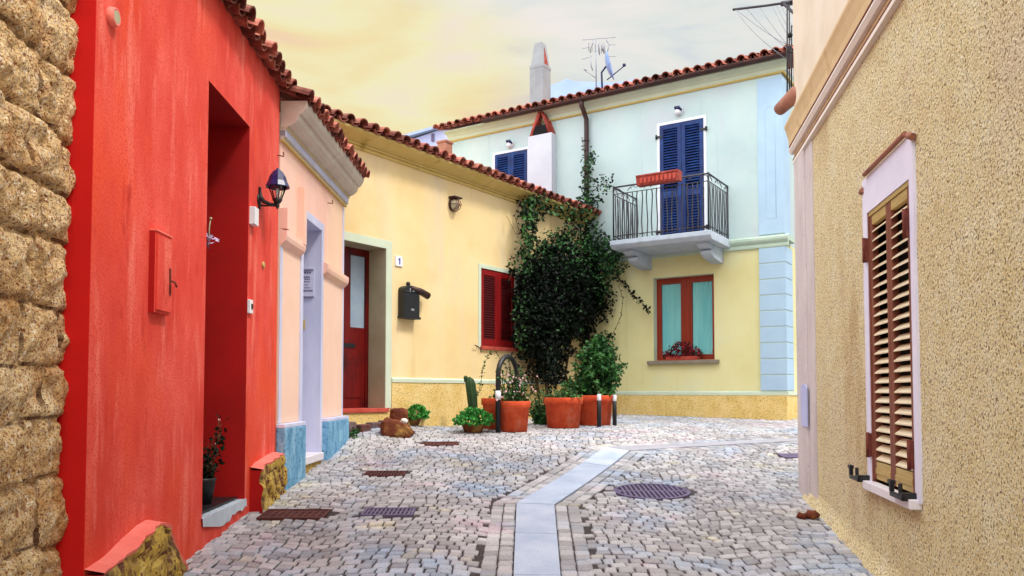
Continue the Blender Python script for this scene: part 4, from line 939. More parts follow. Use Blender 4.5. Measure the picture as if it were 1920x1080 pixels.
for i in range(3):
    a, b = Pc[i], Pc[i + 1]
    d = (b - a); L = d.length; d.normalize()
    for z, t_ in ((RZ, .016), (RZ - .13, .008), (BZ + .09, .008)): bar(a + Zv(z), b + Zv(z), t_, 6)
    n = max(4, round(L / .095))
    for k in range(n + 1):
        p = a + d * (L * k / n)
        if k == 0 or k == n: bar(p + Zv(BZ), p + Zv(RZ + .02), .016, 6)
        else:
            bow = .02 if k % 2 else 0     # flattened bars pinched and twisted like the old railing
            z_ = [BZ + .02, BZ + .09, BZ + .3, BZ + .55, BZ + .75, RZ - .13]
            off = [0, 0, .012, 0, -.012, 0] if k % 2 else [0, 0, -.012, 0, .012, 0]
            m.tube([p + d * o_ + Zv(z) for z, o_ in zip(z_, off)], .011, 5)
    ns = max(2, round(L / .24))
    for k in range(ns):     # scrolls between the two top rails
        c0 = a + d * (L * (k + .5) / ns); s = 1 if k % 2 else -1
        m.tube([c0 + d * (s * (.1 * math.cos(t_ * .55)) * (1 - t_ / 14)) + Zv(RZ - .065 + .05 * math.sin(t_ * .85) * (1 - t_ / 14)) for t_ in range(12)], .006, 5)
    for k in range(ns):     # small feet loops
        c0 = a + d * (L * (k + .5) / ns); m.tube([c0 + d * (.05 * math.cos(t_)) + Zv(BZ + .05 + .035 * math.sin(t_)) for t_ in [0, .8, 1.6, 2.4, 3.14]], .005, 5)
build('railing', m, M['iron'], bal)
# balcony door shutters
m = MB(); reveal(m, BLUE, F0, F1, FZ0, FZ1, .14, back=True); bd = build('balcony_door', m, M['dark'], root)
fm = (F0 + F1) / 2
for q0, q1 in ((F0 + .005, fm - .003), (fm + .003, F1 - .005)):
    louvre_part(BLUE, bd, q0, q1, -.02, FZ0 + .03, FZ1 - .01, (M['blue'], M['blue']), .075, .05, rails=((FZ0 + .92, FZ0 + 1.06), (FZ0 + 1.25, FZ0 + 1.33)))
m = MB()
for uu, s in ((F0, -1), (F1, 1)):
    for z in (FZ1 - .22, FZ0 + .28):
        m.fbox(BLUE, uu - .06, uu + .06, .016, .026, z - .02, z + .02); m.lathe(BLUE.pt(uu + s * .055, .03, z - .04), [(.02, 0), (.02, .08)], 8)
build('hinge', m, M['black'], bd)
m = MB(); rings(m, BLUE, F0, F1, FZ0, FZ1, .05, 0, .008, bottom=False); build('door_border', m, M['white'], root)
m = MB(); reveal(m, BLUE, S0, S1, SZ0, SZ1, .12, back=True); sw = build('upper_window', m, M['dark'], root)
sm_ = (S0 + S1) / 2
for q0, q1 in ((S0 + .005, sm_ - .003), (sm_ + .003, S1 - .005)):
    louvre_part(BLUE, sw, q0, q1, -.02, SZ0 + .01, SZ1 - .01, (M['blue'], M['blue']), .07, .05)
m = MB(); rings(m, BLUE, S0, S1, SZ0, SZ1, .05, 0, .008, bottom=False); m.fbox(BLUE, S1 + .01, S1 + .07, .008, .05, SZ1 - .5, SZ1 - .42); build('window_border', m, M['white'], root)
for (px, py, lab) in ((1271, 208, 'small round lamp with dark cap above the balcony door'), (955, 270, 'small round lamp with dark cap above the upper left blue window')):
    u, z = BLUE.at(px, py, .06); r = empty('wall_lamp', BLUE.pt(u, 0, z)); tag(r, lab, 'wall lamp', 'round lamps on the blue house')
    m = MB(); m.lathe(BLUE.pt(u, 0, z), [(.08, 0), (.085, .02), (.06, .03)], 16, axis=BLUE.n); m.ball(BLUE.pt(u, .06, z - .02), .065, 12); build('globe', m, M['white'], r)
    m = MB(); m.tube([BLUE.pt(u + .05, .02, z + .03), BLUE.pt(u + .03, .10, z + .055), BLUE.pt(u - .03, .11, z + .05), BLUE.pt(u - .075, .06, z + .0)], [.02, .034, .036, .02], 8); build('cap', m, M['navy'], r)

# far roofs, chimney, aerials
def on_depth(px, py, y):
    d = ray(px, py); return Vector((0, 0, EYE)) + d * (y / d.y)
ch = BLUE.pt(4.9, -1.9, 0)
yy = 17.9
c0 = on_depth(1013, 150, yy); wv = 37 / 2 / FPX * yy
root = empty('roof_chimney', (c0.x, c0.y, 8.2)); tag(root, 'grey tapering chimney rising above the aqua house roof', 'chimney')
zs = on_depth(1013, 126, yy).z; zt = on_depth(1013, 83, yy).z
m = MB(); ang = math.atan2(BLUE.t.y, BLUE.t.x); ca, sa = math.cos(ang), math.sin(ang)
def sqr(cx, cy, h0, h1, z): return [Vector((cx + x * ca - y * sa, cy + x * sa + y * ca, z)) for x, y in ((-h0, -h1), (h0, -h1), (h0, h1), (-h0, h1))]
def stack(mb, lv, c=.5):
    vs = []
    for l in lv: vs += sqr(*l)
    mb.add(vs, [(4 * i + k, 4 * i + (k + 1) % 4, 4 * i + 4 + (k + 1) % 4, 4 * i + 4 + k) for i in range(len(lv) - 1) for k in range(4)] + [(3, 2, 1, 0), tuple(4 * (len(lv) - 1) + k for k in range(4))], c)
hw = wv * .78
stack(m, [(c0.x, c0.y, hw, hw, 7.3), (c0.x, c0.y, hw, hw, zs - .08), (c0.x, c0.y, hw * 1.04, hw * 1.04, zs - .06), (c0.x, c0.y, hw * 1.04, hw * 1.04, zs)]); build('shaft', m, M['chim'], root)
m = MB(); stack(m, [(c0.x, c0.y, hw * .92, hw * .92, zs), (c0.x, c0.y, hw * .52, hw * .6, zt)]); top = build('cap', m, M['chim'], root)
m = MB(); p = [Vector((c0.x, c0.y, 0)) + Vector((ca, sa, 0)) * (-hw * .74) + Vector((0, 0, 0))]
q = lambda a, b, z: Vector((c0.x + a * ca - b * sa, c0.y + a * sa + b * ca, z))
m.add([q(-hw * .93, -hw * .5, zs + .03), q(-hw * .93, hw * .5, zs + .03), q(-hw * .66, 0, zt - .1), q(-hw * .7, -hw * .5, zs + .03), q(-hw * .7, hw * .5, zs + .03), q(-hw * .5, 0, zt - .1)], [(0, 1, 2), (0, 3, 4, 1), (1, 4, 5, 2), (2, 5, 3, 0)]); build('vent_opening', m, M['terra2'], top)
# aerial
yy = 17.2; b0 = on_depth(1117, 160, yy); root = empty('tv_aerial', (b0.x, b0.y, b0.z - .4)); tag(root, 'thin grey television aerial with many rods on the aqua house roof', 'aerial')
def A(px, py, dy=0): return on_depth(px, py, yy + dy)
m = MB(); m.tube([A(1118, 185), A(1117, 72)], .014, 6); m.tube([A(1096, 132), A(1117, 146)], .008, 5); m.tube([A(1095, 130, -.2), A(1100, 132, .2)], .012, 5); build('mast', m, M['galv'], root)
m = MB()
for (x0, y0_, x1, y1_, x2) in ((1092, 75, 1154, 70, 0), (1092, 91, 1104, 89, 0), (1142, 84, 1154, 84, 0), (1091, 111, 1104, 108, 0), (1142, 106, 1154, 106, 0)): m.tube([A(x0, y0_, .1), A(x1, y1_, -.1)], .007, 5)
for (pts) in (((1111, 75), (1112, 82), (1107, 90), (1107, 99)), ((1108, 104), (1108, 122), (1111, 132)), ((1137, 71), (1138, 78), (1142, 84), (1139, 96), (1135, 96)), ((1124, 80), (1124, 103)), ((1131, 80), (1132, 100)), ((1128, 84), (1130, 96))): m.tube([A(*p) for p in pts], .012, 5)
for k in range(6): m.tube([A(1104 + k * 6, 80 + k, -.1), A(1104 + k * 6, 96 + k, .12)], .006, 5)
build('rods', m, M['galv'], root)
p0 = on_depth(1138, 124, 16.9); root = empty('satellite_dish', (p0.x, p0.y, p0.z - .55)); tag(root, 'pale blue satellite dish beside the aerial on the roof', 'satellite dish')
m = MB(); axd = Vector((.93, -.25, .22)).normalized()
rings_ = [(r_, .16 * (r_ / .32) ** 2 * .5) for r_ in (.001, .1, .2, .28, .32)]
m.lathe(p0, rings_ + [(.325, .075), (.30, .06), (.2, .012), (.1, -.012), (.001, -.018)], 24, axis=axd); build('dish', m, M['dish'], root)
m = MB(); m.tube([p0 - axd * .02, p0 - axd * .12 + Vector((0, 0, -.1)), Vector((p0.x - .1, p0.y, p0.z - .62))], .022, 6); m.tube([p0 + Vector((0, 0, -.3)), p0 + axd * .38 + Vector((0, 0, -.12))], .012, 6); m.ball(p0 + axd * .38 + Vector((0, 0, -.1)), .04, 8); build('arm', m, M['navy'], root)
# houses behind
def far_house(name, label, px0, px1, y, depth, py_top, py_bot_l, mat_, gable=None, extra=None):
    a = on_depth(px0, py_top, y); b = on_depth(px1, py_top, y); r = empty(name, ((a.x + b.x) / 2, y, 1)); tag(r, label, 'house')
    m = MB(); m.box(a.x, b.x, y, y + depth, 0, a.z); build('wall', m, mat_, r); return r, a, b
r, a, b = far_house('distant_house', 'pale lavender house with a low gable behind the aqua house roof', 1010, 1180, 24, 6, 163, 0, M['lavhouse'])
pk = on_depth(1063, 150, 24); x0 = on_depth(1008, 172, 24); x1 = on_depth(1190, 150, 24)
m = MB(); n = [x0, pk, on_depth(1075, 155, 24), on_depth(1150, 157, 24), x1]
vs = [Vector((p.x, 23.9, p.z)) for p in n] + [Vector((p.x, 30.2, p.z)) for p in n]; lo = [Vector((n[-1].x, 23.9, a.z - 1.0)), Vector((n[0].x, 23.9, a.z - 1.0)), Vector((n[-1].x, 30.2, a.z - 1)), Vector((n[0].x, 30.2, a.z - 1))]
k = len(n); m.add(vs + lo, [tuple([i for i in range(k)] + [2 * k, 2 * k + 1])[::-1], tuple([i + k for i in range(k)] + [2 * k + 2, 2 * k + 3])] + [(i, i + 1, i + 1 + k, i + k) for i in range(k - 1)]); build('parapet', m, M['bluegrey'], r)
m = MB(); pj = on_depth(1062, 156, 23.8); m.ball((pj.x, 24.2, pj.z + .03), (.16, .16, .14), 10); build('ridge_knob', m, M['lavhouse'], r)
r = empty('distant_house', (-2, 22, 1)); tag(r, 'lavender house end with a sloping roof edge left of the aqua house', 'house')
y = 20.6; q0, q1, q2, q3 = on_depth(770, 262, y), on_depth(846, 236, y), on_depth(852, 330, y), on_depth(770, 330, y)
m = MB(); P = [Vector((q3.x, y, 0)), Vector((q2.x, y, 0)), Vector((q1.x, y, q1.z)), Vector((q0.x, y, q0.z))]; m.add(P + [p + Vector((0, 6, 0)) for p in P], [(0, 1, 2, 3), (7, 6, 5, 4), (0, 4, 5, 1), (1, 5, 6, 2), (2, 6, 7, 3), (3, 7, 4, 0)]); build('wall', m, M['lavhouse'], r)
m = MB(); P = [Vector((q0.x - .3, y - .15, q0.z - .02)), Vector((q1.x, y - .15, q1.z)), Vector((q1.x, y - .15, q1.z + .07)), Vector((q0.x - .3, y - .15, q0.z + .05))]; m.add(P + [p + Vector((0, 6, 0)) for p in P], [(0, 1, 2, 3), (7, 6, 5, 4), (0, 4, 5, 1), (1, 5, 6, 2), (2, 6, 7, 3), (3, 7, 4, 0)]); build('roof_edge', m, M['bluegrey'], r)
m = MB(); pc = on_depth(811, 256, y - .1); m.fbox(Frame((0, y, 0), (1, 0), 1), pc.x - .04, pc.x + .04, .005, .03, pc.z - .1, pc.z + .1); build('wall_vent', m, M['castiron'], r)
pc = on_depth(834, 285, 17.0); r = empty('clay_chimney_pot', (pc.x, 17.0, pc.z - .25)); tag(r, 'square orange clay chimney pot above the yellow house roof', 'chimney pot')
zt = on_depth(834, 266, 17).z; zb = on_depth(834, 330, 17).z
m = MB(); stack(m, [(pc.x, 17, .115, .115, zb), (pc.x, 17, .115, .115, zt - .04), (pc.x, 17, .135, .135, zt - .04), (pc.x, 17, .135, .135, zt)]); build('pot', m, M['oldtile'], r)
m = MB(); stack(m, [(pc.x, 17, .08, .08, zt), (pc.x, 17, .08, .08, zt + .004)]); build('hollow', m, M['dark'], r)

# ================================================================== RIGHT HOUSE
root = empty('roughcast_house', RIGHT.pt(-3, 0, .3)); tag(root, 'roughcast house on the right with a tall louvred window and sand coloured moulding', 'house')
H0, H1, HZ0, HZ1 = -3.37, -2.51, .93, 2.66
m = MB(); shell(m, RIGHT, -9, 0, -1, 3.72, [(H0, H1, HZ0, HZ1)], 5); build('wall', m, M['rough_r'], root)
m = MB(); m.fbox(RIGHT, -9, -.02, -5, -.004, 3.70, 8.2); m.fbox(RIGHT, -9, -.0, -.004, .02, 4.2, 8.2); build('upper_wall', m, M['smooth_r'], root, bevel=.01)
m = MB(); m.fbox(RIGHT, -.46, .004, -.02, .032, -.5, 3.72); build('corner_pilaster', m, M['pil'], root, bevel=.012, label='mauve grey rendered corner pilaster')
m = MB(); m.fbox(RIGHT, -.76, -.46, 0, .012, -.5, 3.70); build('corner_render', m, M['pil'], root)
m = MB(); pa = [(0, 3.70), (.035, 3.705), (.035, 3.735), (0, 3.745)]; m.prof(RIGHT, -9, .03, pa)
m.prof(RIGHT, -9, .05, [(0, 3.80), (.05, 3.805), (.07, 3.84), (.06, 3.87), (0, 3.88)]); m.prof(RIGHT, -9, .02, [(0, 4.10), (.05, 4.11), (.065, 4.16), (.02, 4.21), (0, 4.21)]); build('moulding', m, M['mouldw'], root)
m = MB(); m.fbox(RIGHT, -9, .03, -.0, .022, 3.745, 3.80); m.prof(RIGHT, -9, .08, [(0, 3.88), (.06, 3.885), (.065, 3.95), (.085, 4.03), (.10, 4.07), (.10, 4.095), (0, 4.10)]); build('cornice_band', m, M['mould'], root)
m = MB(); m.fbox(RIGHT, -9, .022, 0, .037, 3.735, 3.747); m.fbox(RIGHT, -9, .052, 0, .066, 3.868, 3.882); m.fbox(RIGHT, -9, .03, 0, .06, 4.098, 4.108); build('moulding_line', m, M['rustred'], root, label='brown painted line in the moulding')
m = MB(); rg = random.Random(4)
def sur_edge(u0, u1, z0, z1, sgn):      # hand painted, slightly wavy raised band
    N = 20
    for k in range(N):
        a, b = z0 + (z1 - z0) * k / N, z0 + (z1 - z0) * (k + 1) / N; f = lambda z: .012 * noise.noise(Vector((z * 3, u0, 1)))
        P = [RIGHT.pt(u0 + (f(a) if sgn < 0 else 0), 0, a), RIGHT.pt(u1 + (f(a) if sgn > 0 else 0), 0, a), RIGHT.pt(u1 + (f(b) if sgn > 0 else 0), 0, b), RIGHT.pt(u0 + (f(b) if sgn < 0 else 0), 0, b)]
        m.hexa([P[0], P[1], P[1] + RIGHT.n * .016, P[0] + RIGHT.n * .016, P[3], P[2], P[2] + RIGHT.n * .016, P[3] + RIGHT.n * .016])
sur_edge(H0 - .07, H0, HZ0 - .02, HZ1, -1); sur_edge(H1, H1 + .10, HZ0 - .02, HZ1, 1); m.fbox(RIGHT, H0 - .07, H1 + .10, 0, .016, HZ1, HZ1 + .235); build('window_surround', m, M['surround'], root)
m = MB(); m.tube([RIGHT.pt(H0 + .0, .03, HZ1 + .25), RIGHT.pt(H1 - .02, .03, HZ1 + .25)], .015, 8, c=.6); m.tube([RIGHT.pt(H0 - .10, .02, HZ1 + .20), RIGHT.pt(H0 - .06, .03, HZ1 + .22)], .02, 8); m.tube([RIGHT.pt(H1 + .06, .02, HZ1 + .17), RIGHT.pt(H1 + .11, .02, HZ1 + .165)], .018, 8); build('drip_tiles', m, M['oldtile'], root)
m = MB(); reveal(m, RIGHT, H0, H1, HZ0, HZ1, .12, back=True); wi = build('window', m, M['dark'], root, label='tall window closed with louvred shutters')
hm = (H0 + H1) / 2
fr = MB(); rl = MB(); sl = MB()
fr.fbox(RIGHT, H0, H0 + .022, -.05, .012, HZ0, HZ1); fr.fbox(RIGHT, H1 - .022, H1, -.05, .012, HZ0, HZ1)
rl.fbox(RIGHT, H0 + .022, H1 - .022, -.05, .010, HZ1 - .03, HZ1)
for q0, q1 in ((H0 + .024, hm - .002), (hm + .002, H1 - .024)):
    s_ = .048
    fr.fbox(RIGHT, q0, q0 + s_, -.035, .005, HZ0 + .02, HZ1 - .032); fr.fbox(RIGHT, q1 - s_, q1, -.035, .005, HZ0 + .02, HZ1 - .032)
    zb, zt = HZ0 + .13, HZ1 - .09
    rl.fbox(RIGHT, q0 + s_, q1 - s_, -.033, .003, HZ0 + .02, zb); rl.fbox(RIGHT, q0 + s_, q1 - s_, -.033, .003, zt, HZ1 - .032); rl.fbox(RIGHT, q0 + s_, q1 - s_, .003, .008, HZ0 + .055, HZ0 + .09)
    n = 25; p = (zt - zb) / n
    for k in range(n):
        z = zb + p * (k + .5); P = [RIGHT.pt(q0 + s_ - .004, .004, z - .020), RIGHT.pt(q1 - s_ + .004, .004, z - .020), RIGHT.pt(q1 - s_ + .004, -.034, z + .012), RIGHT.pt(q0 + s_ - .004, -.034, z + .012)]
        sl.hexa(P + [v_ + Vector((0, 0, .008)) for v_ in P])
build('shutter', fr, M['shutter_r'], wi, bevel=.002); build('shutter_rail', rl, M['rail_r'], wi, bevel=.002); build('slats', sl, M['slat'], wi)
m = MB()
for uu, zs_ in ((H1 + .01, (2.42, 1.16)), (H0 + .03, (2.42, 1.16))):
    for z in zs_: m.fbox(RIGHT, uu - .02, uu + .014, .012, .03, z - .075, z + .075); m.lathe(RIGHT.pt(uu, .033, z - .08), [(.012, 0), (.012, .16)], 8)
build('hinge', m, M['rustred'], wi)
m = MB(); m.fbox(RIGHT, H0 - .05, H1 + .05, -.06, .06, HZ0 - .055, HZ0 - .002); build('window_sill', m, M['marble'], root, bevel=.005)
m = MB()      # iron shutter stays: arm, upright pin and turned-up tip
for uu, d_ in ((H0 + .035, 1), (H1 + .10, 1)):
    z = HZ0 + .0; ww = .07
    m.fbox(RIGHT, uu - .06, uu + .17, ww, ww + .02, z - .012, z + .014); m.fbox(RIGHT, uu + .145, uu + .17, ww - .002, ww + .022, z + .014, z + .062); m.fbox(RIGHT, uu + .135, uu + .195, ww - .004, ww + .024, z + .055, z + .078)
    m.tube([RIGHT.pt(uu - .0, ww + .01, z), RIGHT.pt(uu - .0, ww + .01, z + .075)], .012, 6); m.fbox(RIGHT, uu - .06, uu - .02, .0, ww + .02, z - .014, z + .03)
build('shutter_stay', m, M['black'], root, bevel=.003)
m = MB(); N = 30; pv = []
for k in range(N + 1):
    u = -9 + (8.7) * k / N; e = .02 + .02 * noise.noise(Vector((k * .8, 3, 3))) ; q = RIGHT.pt(u, 0, 0); z = gz(q.x, q.y); pv += [RIGHT.pt(u, e + .05, z - .03), RIGHT.pt(u, e * .7, z + .07 + .02 * noise.noise(Vector((k, 0, 3)))), RIGHT.pt(u, .0, z + .12)]
m.add(pv, [f for k in range(N) for f in ((3 * k + 3, 3 * k, 3 * k + 1, 3 * k + 4), (3 * k + 4, 3 * k + 1, 3 * k + 2, 3 * k + 5))]); build('base_skirt', m, M['rough_r'], root)
m = MB(); uu = .03      # end of the eave over the corner: one old barrel tile
a = on_depth(1462, 205, 7.9); b = RIGHT.pt(-.05, .02, 0); 
m.tube([a, Vector((b.x, b.y, a.z + .03)), Vector((b.x + .3, b.y + .1, a.z + .1))], [.062, .08, .09], 14); build('eave_tile', m, M['oldtile'], root, label='old orange barrel tile at the corner')
m = MB(); m.lathe(RIGHT.pt(-.28, .1, 1.45) , [(.001, 0), (.001, .001)], 4)
# round niche on the pilaster cheek
uc_ = (RIGHT.u(1500.5, .034) + RIGHT.u(1511, .034)) / 2; us_ = abs(RIGHT.u(1500.5, .034) - RIGHT.u(1511, .034)) / 2 / .03
def Pn(a, z): return RIGHT.pt(uc_ + a * us_, .04, z)
zc0, zc1 = RIGHT.z(1507, 800, .05), RIGHT.z(1507, 722, .05)
m = MB(); vs = [Pn(-.03, zc0), Pn(.03, zc0), Pn(.03, zc1 - .03)] + [Pn(.03 * math.cos(math.pi * k / 8), zc1 - .03 + .04 * math.sin(math.pi * k / 8)) for k in range(1, 8)] + [Pn(-.03, zc1 - .03)]
back = [v_ - RIGHT.n * .01 for v_ in vs]; n = len(vs); m.add(vs + back, [tuple(range(n))] + [(i, (i + 1) % n, (i + 1) % n + n, i + n) for i in range(n)]); build('cover_plate', m, M['lavhouse'], root, label='lavender arched plate on the corner pilaster')
# upstairs railing with the clothes line
def Dp(px, py, y): return on_depth(px, py, y)
root = empty('clothes_airer', (Dp(1498, 60, 8.1).x, 8.1, 4.4)); tag(root, 'wall mounted clothes drying rack with drooping lines, top right', 'drying rack')
yb = 8.1
m = MB(); m.tube([Dp(1374, 18, 8.6), Dp(1440, 10, 8.4), Dp(1508, 0, 8.1)], .013, 6); m.tube([Dp(1470, 8, 8.25), Dp(1501, 36, yb)], .016, 6); m.tube([Dp(1466, 7, 8.3), Dp(1485, 5, 8.2)], .028, 8); m.tube([Dp(1500, 36, yb), Dp(1508, 38, yb)], .02, 6); build('arm', m, M['iron'], root)
m = MB()
for (x0_, y0_, x1_, y1_, x2_, y2_) in ((1380, 19, 1412, 68, 1474, 110), (1382, 19, 1436, 64, 1476, 84), (1401, 17, 1446, 70, 1478, 92), (1425, 14, 1455, 60, 1480, 88), (1448, 11, 1462, 40, 1482, 75), (1456, 10, 1470, 40, 1484, 62), (1464, 9, 1474, 30, 1486, 50)):
    A_, B_, C_ = Dp(x0_, y0_, 8.55), Dp(x1_, y1_, 8.4), Dp(x2_, y2_, 8.2); m.tube([A_.lerp(B_, t) .lerp(B_.lerp(C_, t), t) for t in [k / 8 for k in range(9)]], .0035, 5)
build('line', m, M['galv'], root)
root = empty('iron_railing', (Dp(1488, 185, 8.1).x, 8.1, 4.4)); tag(root, 'narrow iron railing seen end on at the right house corner', 'railing')
m = MB()
for k, px in enumerate((1476, 1480, 1484, 1489, 1494, 1499)):
    y = 8.0 + .06 * k; m.tube([Dp(px, 185, y), Dp(px, 8 if k in (0, 1, 5) else 60 - k * 6, y)], .0065 if k % 2 else .008, 6)
build('bars', m, M['iron'], root)
m = MB(); m.tube([Dp(1473, 186, 8.0), Dp(1500, 182, 8.3)], .022, 6); m.tube([Dp(1474, 98, 8.0), Dp(1500, 97, 8.3)], .008, 6); m.ball(Dp(1481, 66, 8.05), .03, 8); m.fbox(Frame((Dp(1494, 150, 8.2).x, 8.2), (1, 0), 1), -.01, .02, 0, .03, Dp(1494, 158, 8.2).z, Dp(1494, 138, 8.2).z); build('foot_rail', m, M['black'], root)
# ================================================================== POTS AND PLANTS
def pot(loc, r, h, label, group, name='terracotta_pot'):
    root = empty(name, loc); tag(root, label, 'flower pot', group); x, y, z = loc
    m = MB(); m.lathe((x, y, z), [(r * .86, 0), (r * .97, h * .76), (r * 1.0, h * .77), (r * 1.06, h * .79), (r * 1.08, h * .98), (r * 1.06, h), (r * .98, h), (r * .96, h * .9)], 36); build('pot', m, M['terra'], root)
    m = MB(); m.lathe((x, y, z), [(r * .96, h * .80), (r * .96, h * .9)], 24); build('soil', m, M['soil'], root)
    return root
G_ = 'terracotta pots by the yellow house'
def Q(px, py): p = gpt(px, py); return (p.x, p.y, p.z)
pb = (.03, 11.75, gz(.03, 11.75)); pa = (-.24, 12.15, gz(-.24, 12.15)); pc = (.79, 12.35, gz(.79, 12.35)); pd = (1.32, 12.9, gz(1.32, 12.9))
pot(pb, .225, .44, 'bright terracotta pot in front of the black hoop', G_)
pot(pa, .21, .46, 'terracotta pot half hidden behind the black hoop', G_)
pot(pc, .285, .46, 'wide terracotta pot standing alone in the middle, low plants in it', G_)
pot(pd, .305, .47, 'terracotta pot under the bushy shrub, behind two black bollards', G_)
def up(a, s): return Vector((random.gauss(0, s), random.gauss(0, s), a)).normalized()
def leafy_stem(mb, sb, p0, p1, sag=.0, n=14, size=.05, c=None, r=.005, spread=.03, per=2):
    p0, p1 = Vector(p0), Vector(p1); pts = []
    for k in range(n + 1):
        t = k / n; p = p0.lerp(p1, t) + Vector((0, 0, sag * 4 * t * (1 - t))) + Vector((random.gauss(0, .006), random.gauss(0, .006), random.gauss(0, .006))); pts.append(p)
    sb.tube(pts, r, 5)
    for p in pts[1:]:
        for _ in range(per): mb.leaf(p + Vector((random.gauss(0, spread * .4),) * 3), size * random.uniform(.6, 1.2), random.random() if c is None else c)
# climbing plant round the hoop
root = empty('climbing_plant', Vector(pb) + Vector((0, 0, .42))); tag(root, 'sparse climbing plant with pale flowers in the pot at the black hoop', 'plant')
m, s = MB(), MB()
base = Vector(pb) + Vector((0, 0, .40))
for k in range(26):
    a = random.uniform(0, 6.28); rr_ = random.uniform(.02, .22); b = base + Vector((math.cos(a) * rr_, math.sin(a) * rr_, 0)); h = random.uniform(.12, .5) * (1.5 if k < 6 else 1)
    leafy_stem(m, s, b, b + Vector((random.gauss(0, .11), random.gauss(0, .08), h)), n=int(6 + h * 14), size=.05, per=3)
build('foliage', m, M['leaf'], root); build('stems', s, M['stem'], root)
m = MB()
for k in range(60): m.ball(base + Vector((random.gauss(0, .15), random.gauss(0, .12), random.uniform(.05, .45))), random.uniform(.010, .018), 6)
build('flowers', m, M['flower'], root)
root = empty('trailing_plant', Vector(pa) + Vector((0, 0, .43))); tag(root, 'thin trailing stem arching left over the pot behind the hoop', 'plant'); m, s = MB(), MB()
b = Vector(pa) + Vector((.1, 0, .42)); tip = on_depth(898, 735, 12.0); mid_ = on_depth(925, 655, 12.05); mid2 = on_depth(905, 690, 12.0)
pp = [b, on_depth(950, 690, 12.1), mid_, on_depth(915, 668, 12.05), mid2, on_depth(902, 712, 12.0), tip, on_depth(894, 738, 11.98)]
for i in range(len(pp) - 1): leafy_stem(m, s, pp[i], pp[i + 1], n=5, size=.045, per=2, r=.004)
for k in range(14):
    q = b + Vector((random.gauss(-.05, .1), random.gauss(0, .08), 0)); leafy_stem(m, s, q, q + up(1, .5) * random.uniform(.1, .22), n=6, size=.05, per=3)
build('foliage', m, M['leaf'], root); build('stems', s, M['stem'], root)
# low plants in the middle pot
root = empty('low_plant', Vector(pc) + Vector((0, 0, .42))); tag(root, 'low straggly grey green plants in the wide middle pot', 'plant'); m, s = MB(), MB()
for k in range(70):
    a = random.uniform(0, 6.28); rr_ = .27 * math.sqrt(random.random()); b = Vector(pc) + Vector((math.cos(a) * rr_, math.sin(a) * rr_, .40)); d = up(1, .6) * random.uniform(.08, .24); leafy_stem(m, s, b, b + d, n=6, size=.045, per=2, r=.003)
build('foliage', m, M['leaf'], root); build('stems', s, M['stem'], root)
# bushy shrub
root = empty('potted_shrub', Vector(pd) + Vector((0, 0, .42))); tag(root, 'tall bushy green shrub in the rightmost pot', 'shrub'); m, s = MB(), MB()
c0 = Vector(pd) + Vector((.06, 0, .42))
s.tube([c0 + Vector((-.05, 0, 0)), c0 + Vector((0, 0, .4)), c0 + Vector((.03, 0, .8))], [.025, .018, .01], 6)
for k in range(230):
    t = random.random() ** .8; z = t * .95; rad = .40 * math.sin(math.pi * min(1, .22 + t * .78)) ** .7 * (.55 + .45 * random.random()) * (1 + .25 * math.sin(k * 2.4)); a = random.uniform(0, 6.28)
    b = c0 + Vector((.02 * math.cos(a), .02 * math.sin(a), z * .75)); e = c0 + Vector((rad * math.cos(a), rad * math.sin(a) * .8, z + random.uniform(0, .12)))
    p = b.lerp(e, .45); leafy_stem(m, s, p, e, n=7, size=.075, per=3, r=.003)
for k in range(60):      # lower bush spilling left
    a = random.uniform(0, 6.28); e = c0 + Vector((-.38 + .2 * math.cos(a), -.02 + .15 * math.sin(a), random.uniform(.0, .35))); leafy_stem(m, s, c0 + Vector((-.18, 0, .05)), e, n=7, size=.07, per=3, r=.003)
build('foliage', m, M['leaf'], root); build('stems', s, M['stem'], root)
m, s = MB(), MB(); b0 = Vector((.46, 12.9, gz(.46, 12.9))); root = empty('small_bush', b0); tag(root, 'small leafy bush on the ground between the first and middle pots', 'plant')
for k in range(50): leafy_stem(m, s, b0 + Vector((random.gauss(0, .04), 0, 0)), b0 + Vector((random.gauss(0, .14), random.gauss(0, .1), random.uniform(.1, .5))), n=7, size=.06, per=3, r=.003)
build('foliage', m, M['leaf'], root); build('stems', s, M['stem'], root)
# low green cushions in bowls
def cushion(p, r, h, label):
    root = empty('succulent_bowl', p); tag(root, label, 'plant', 'green cushion plants in bowls'); x, y, z = p
    m = MB(); m.lathe(p, [(r * .45, 0), (r * .62, h * .3), (r * .64, h * .42), (r * .58, h * .42), (r * .55, h * .36)], 20); build('bowl', m, M['rock'], root)
    m = MB(); pv = Vector(p)
    for k in range(420):
        a = random.uniform(0, 6.28); el = math.asin(random.uniform(-.15, 1)); d = Vector((math.cos(a) * math.cos(el), math.sin(a) * math.cos(el), math.sin(el)))
        bump_ = 1 + .16 * noise.noise(d * 3 + pv); q = pv + Vector((0, 0, h * .42)) + Vector((d.x * r, d.y * r, d.z * h * .6)) * bump_ * random.uniform(.72, 1)
        for _ in range(3): m.leaf(q, random.uniform(.035, .06), random.random(), d + Vector((random.gauss(0, .7), random.gauss(0, .7), random.gauss(0, .7))))
    build('foliage', m, M['bright'], root)
cushion((-.56, 11.6, gz(-.56, 11.6)), .27, .33, 'bright green cushion plant in a dark bowl beside the cactus')
cushion((-1.50, 11.95, gz(-1.5, 11.95)), .24, .30, 'bright green cushion plant behind the brown rock planter')
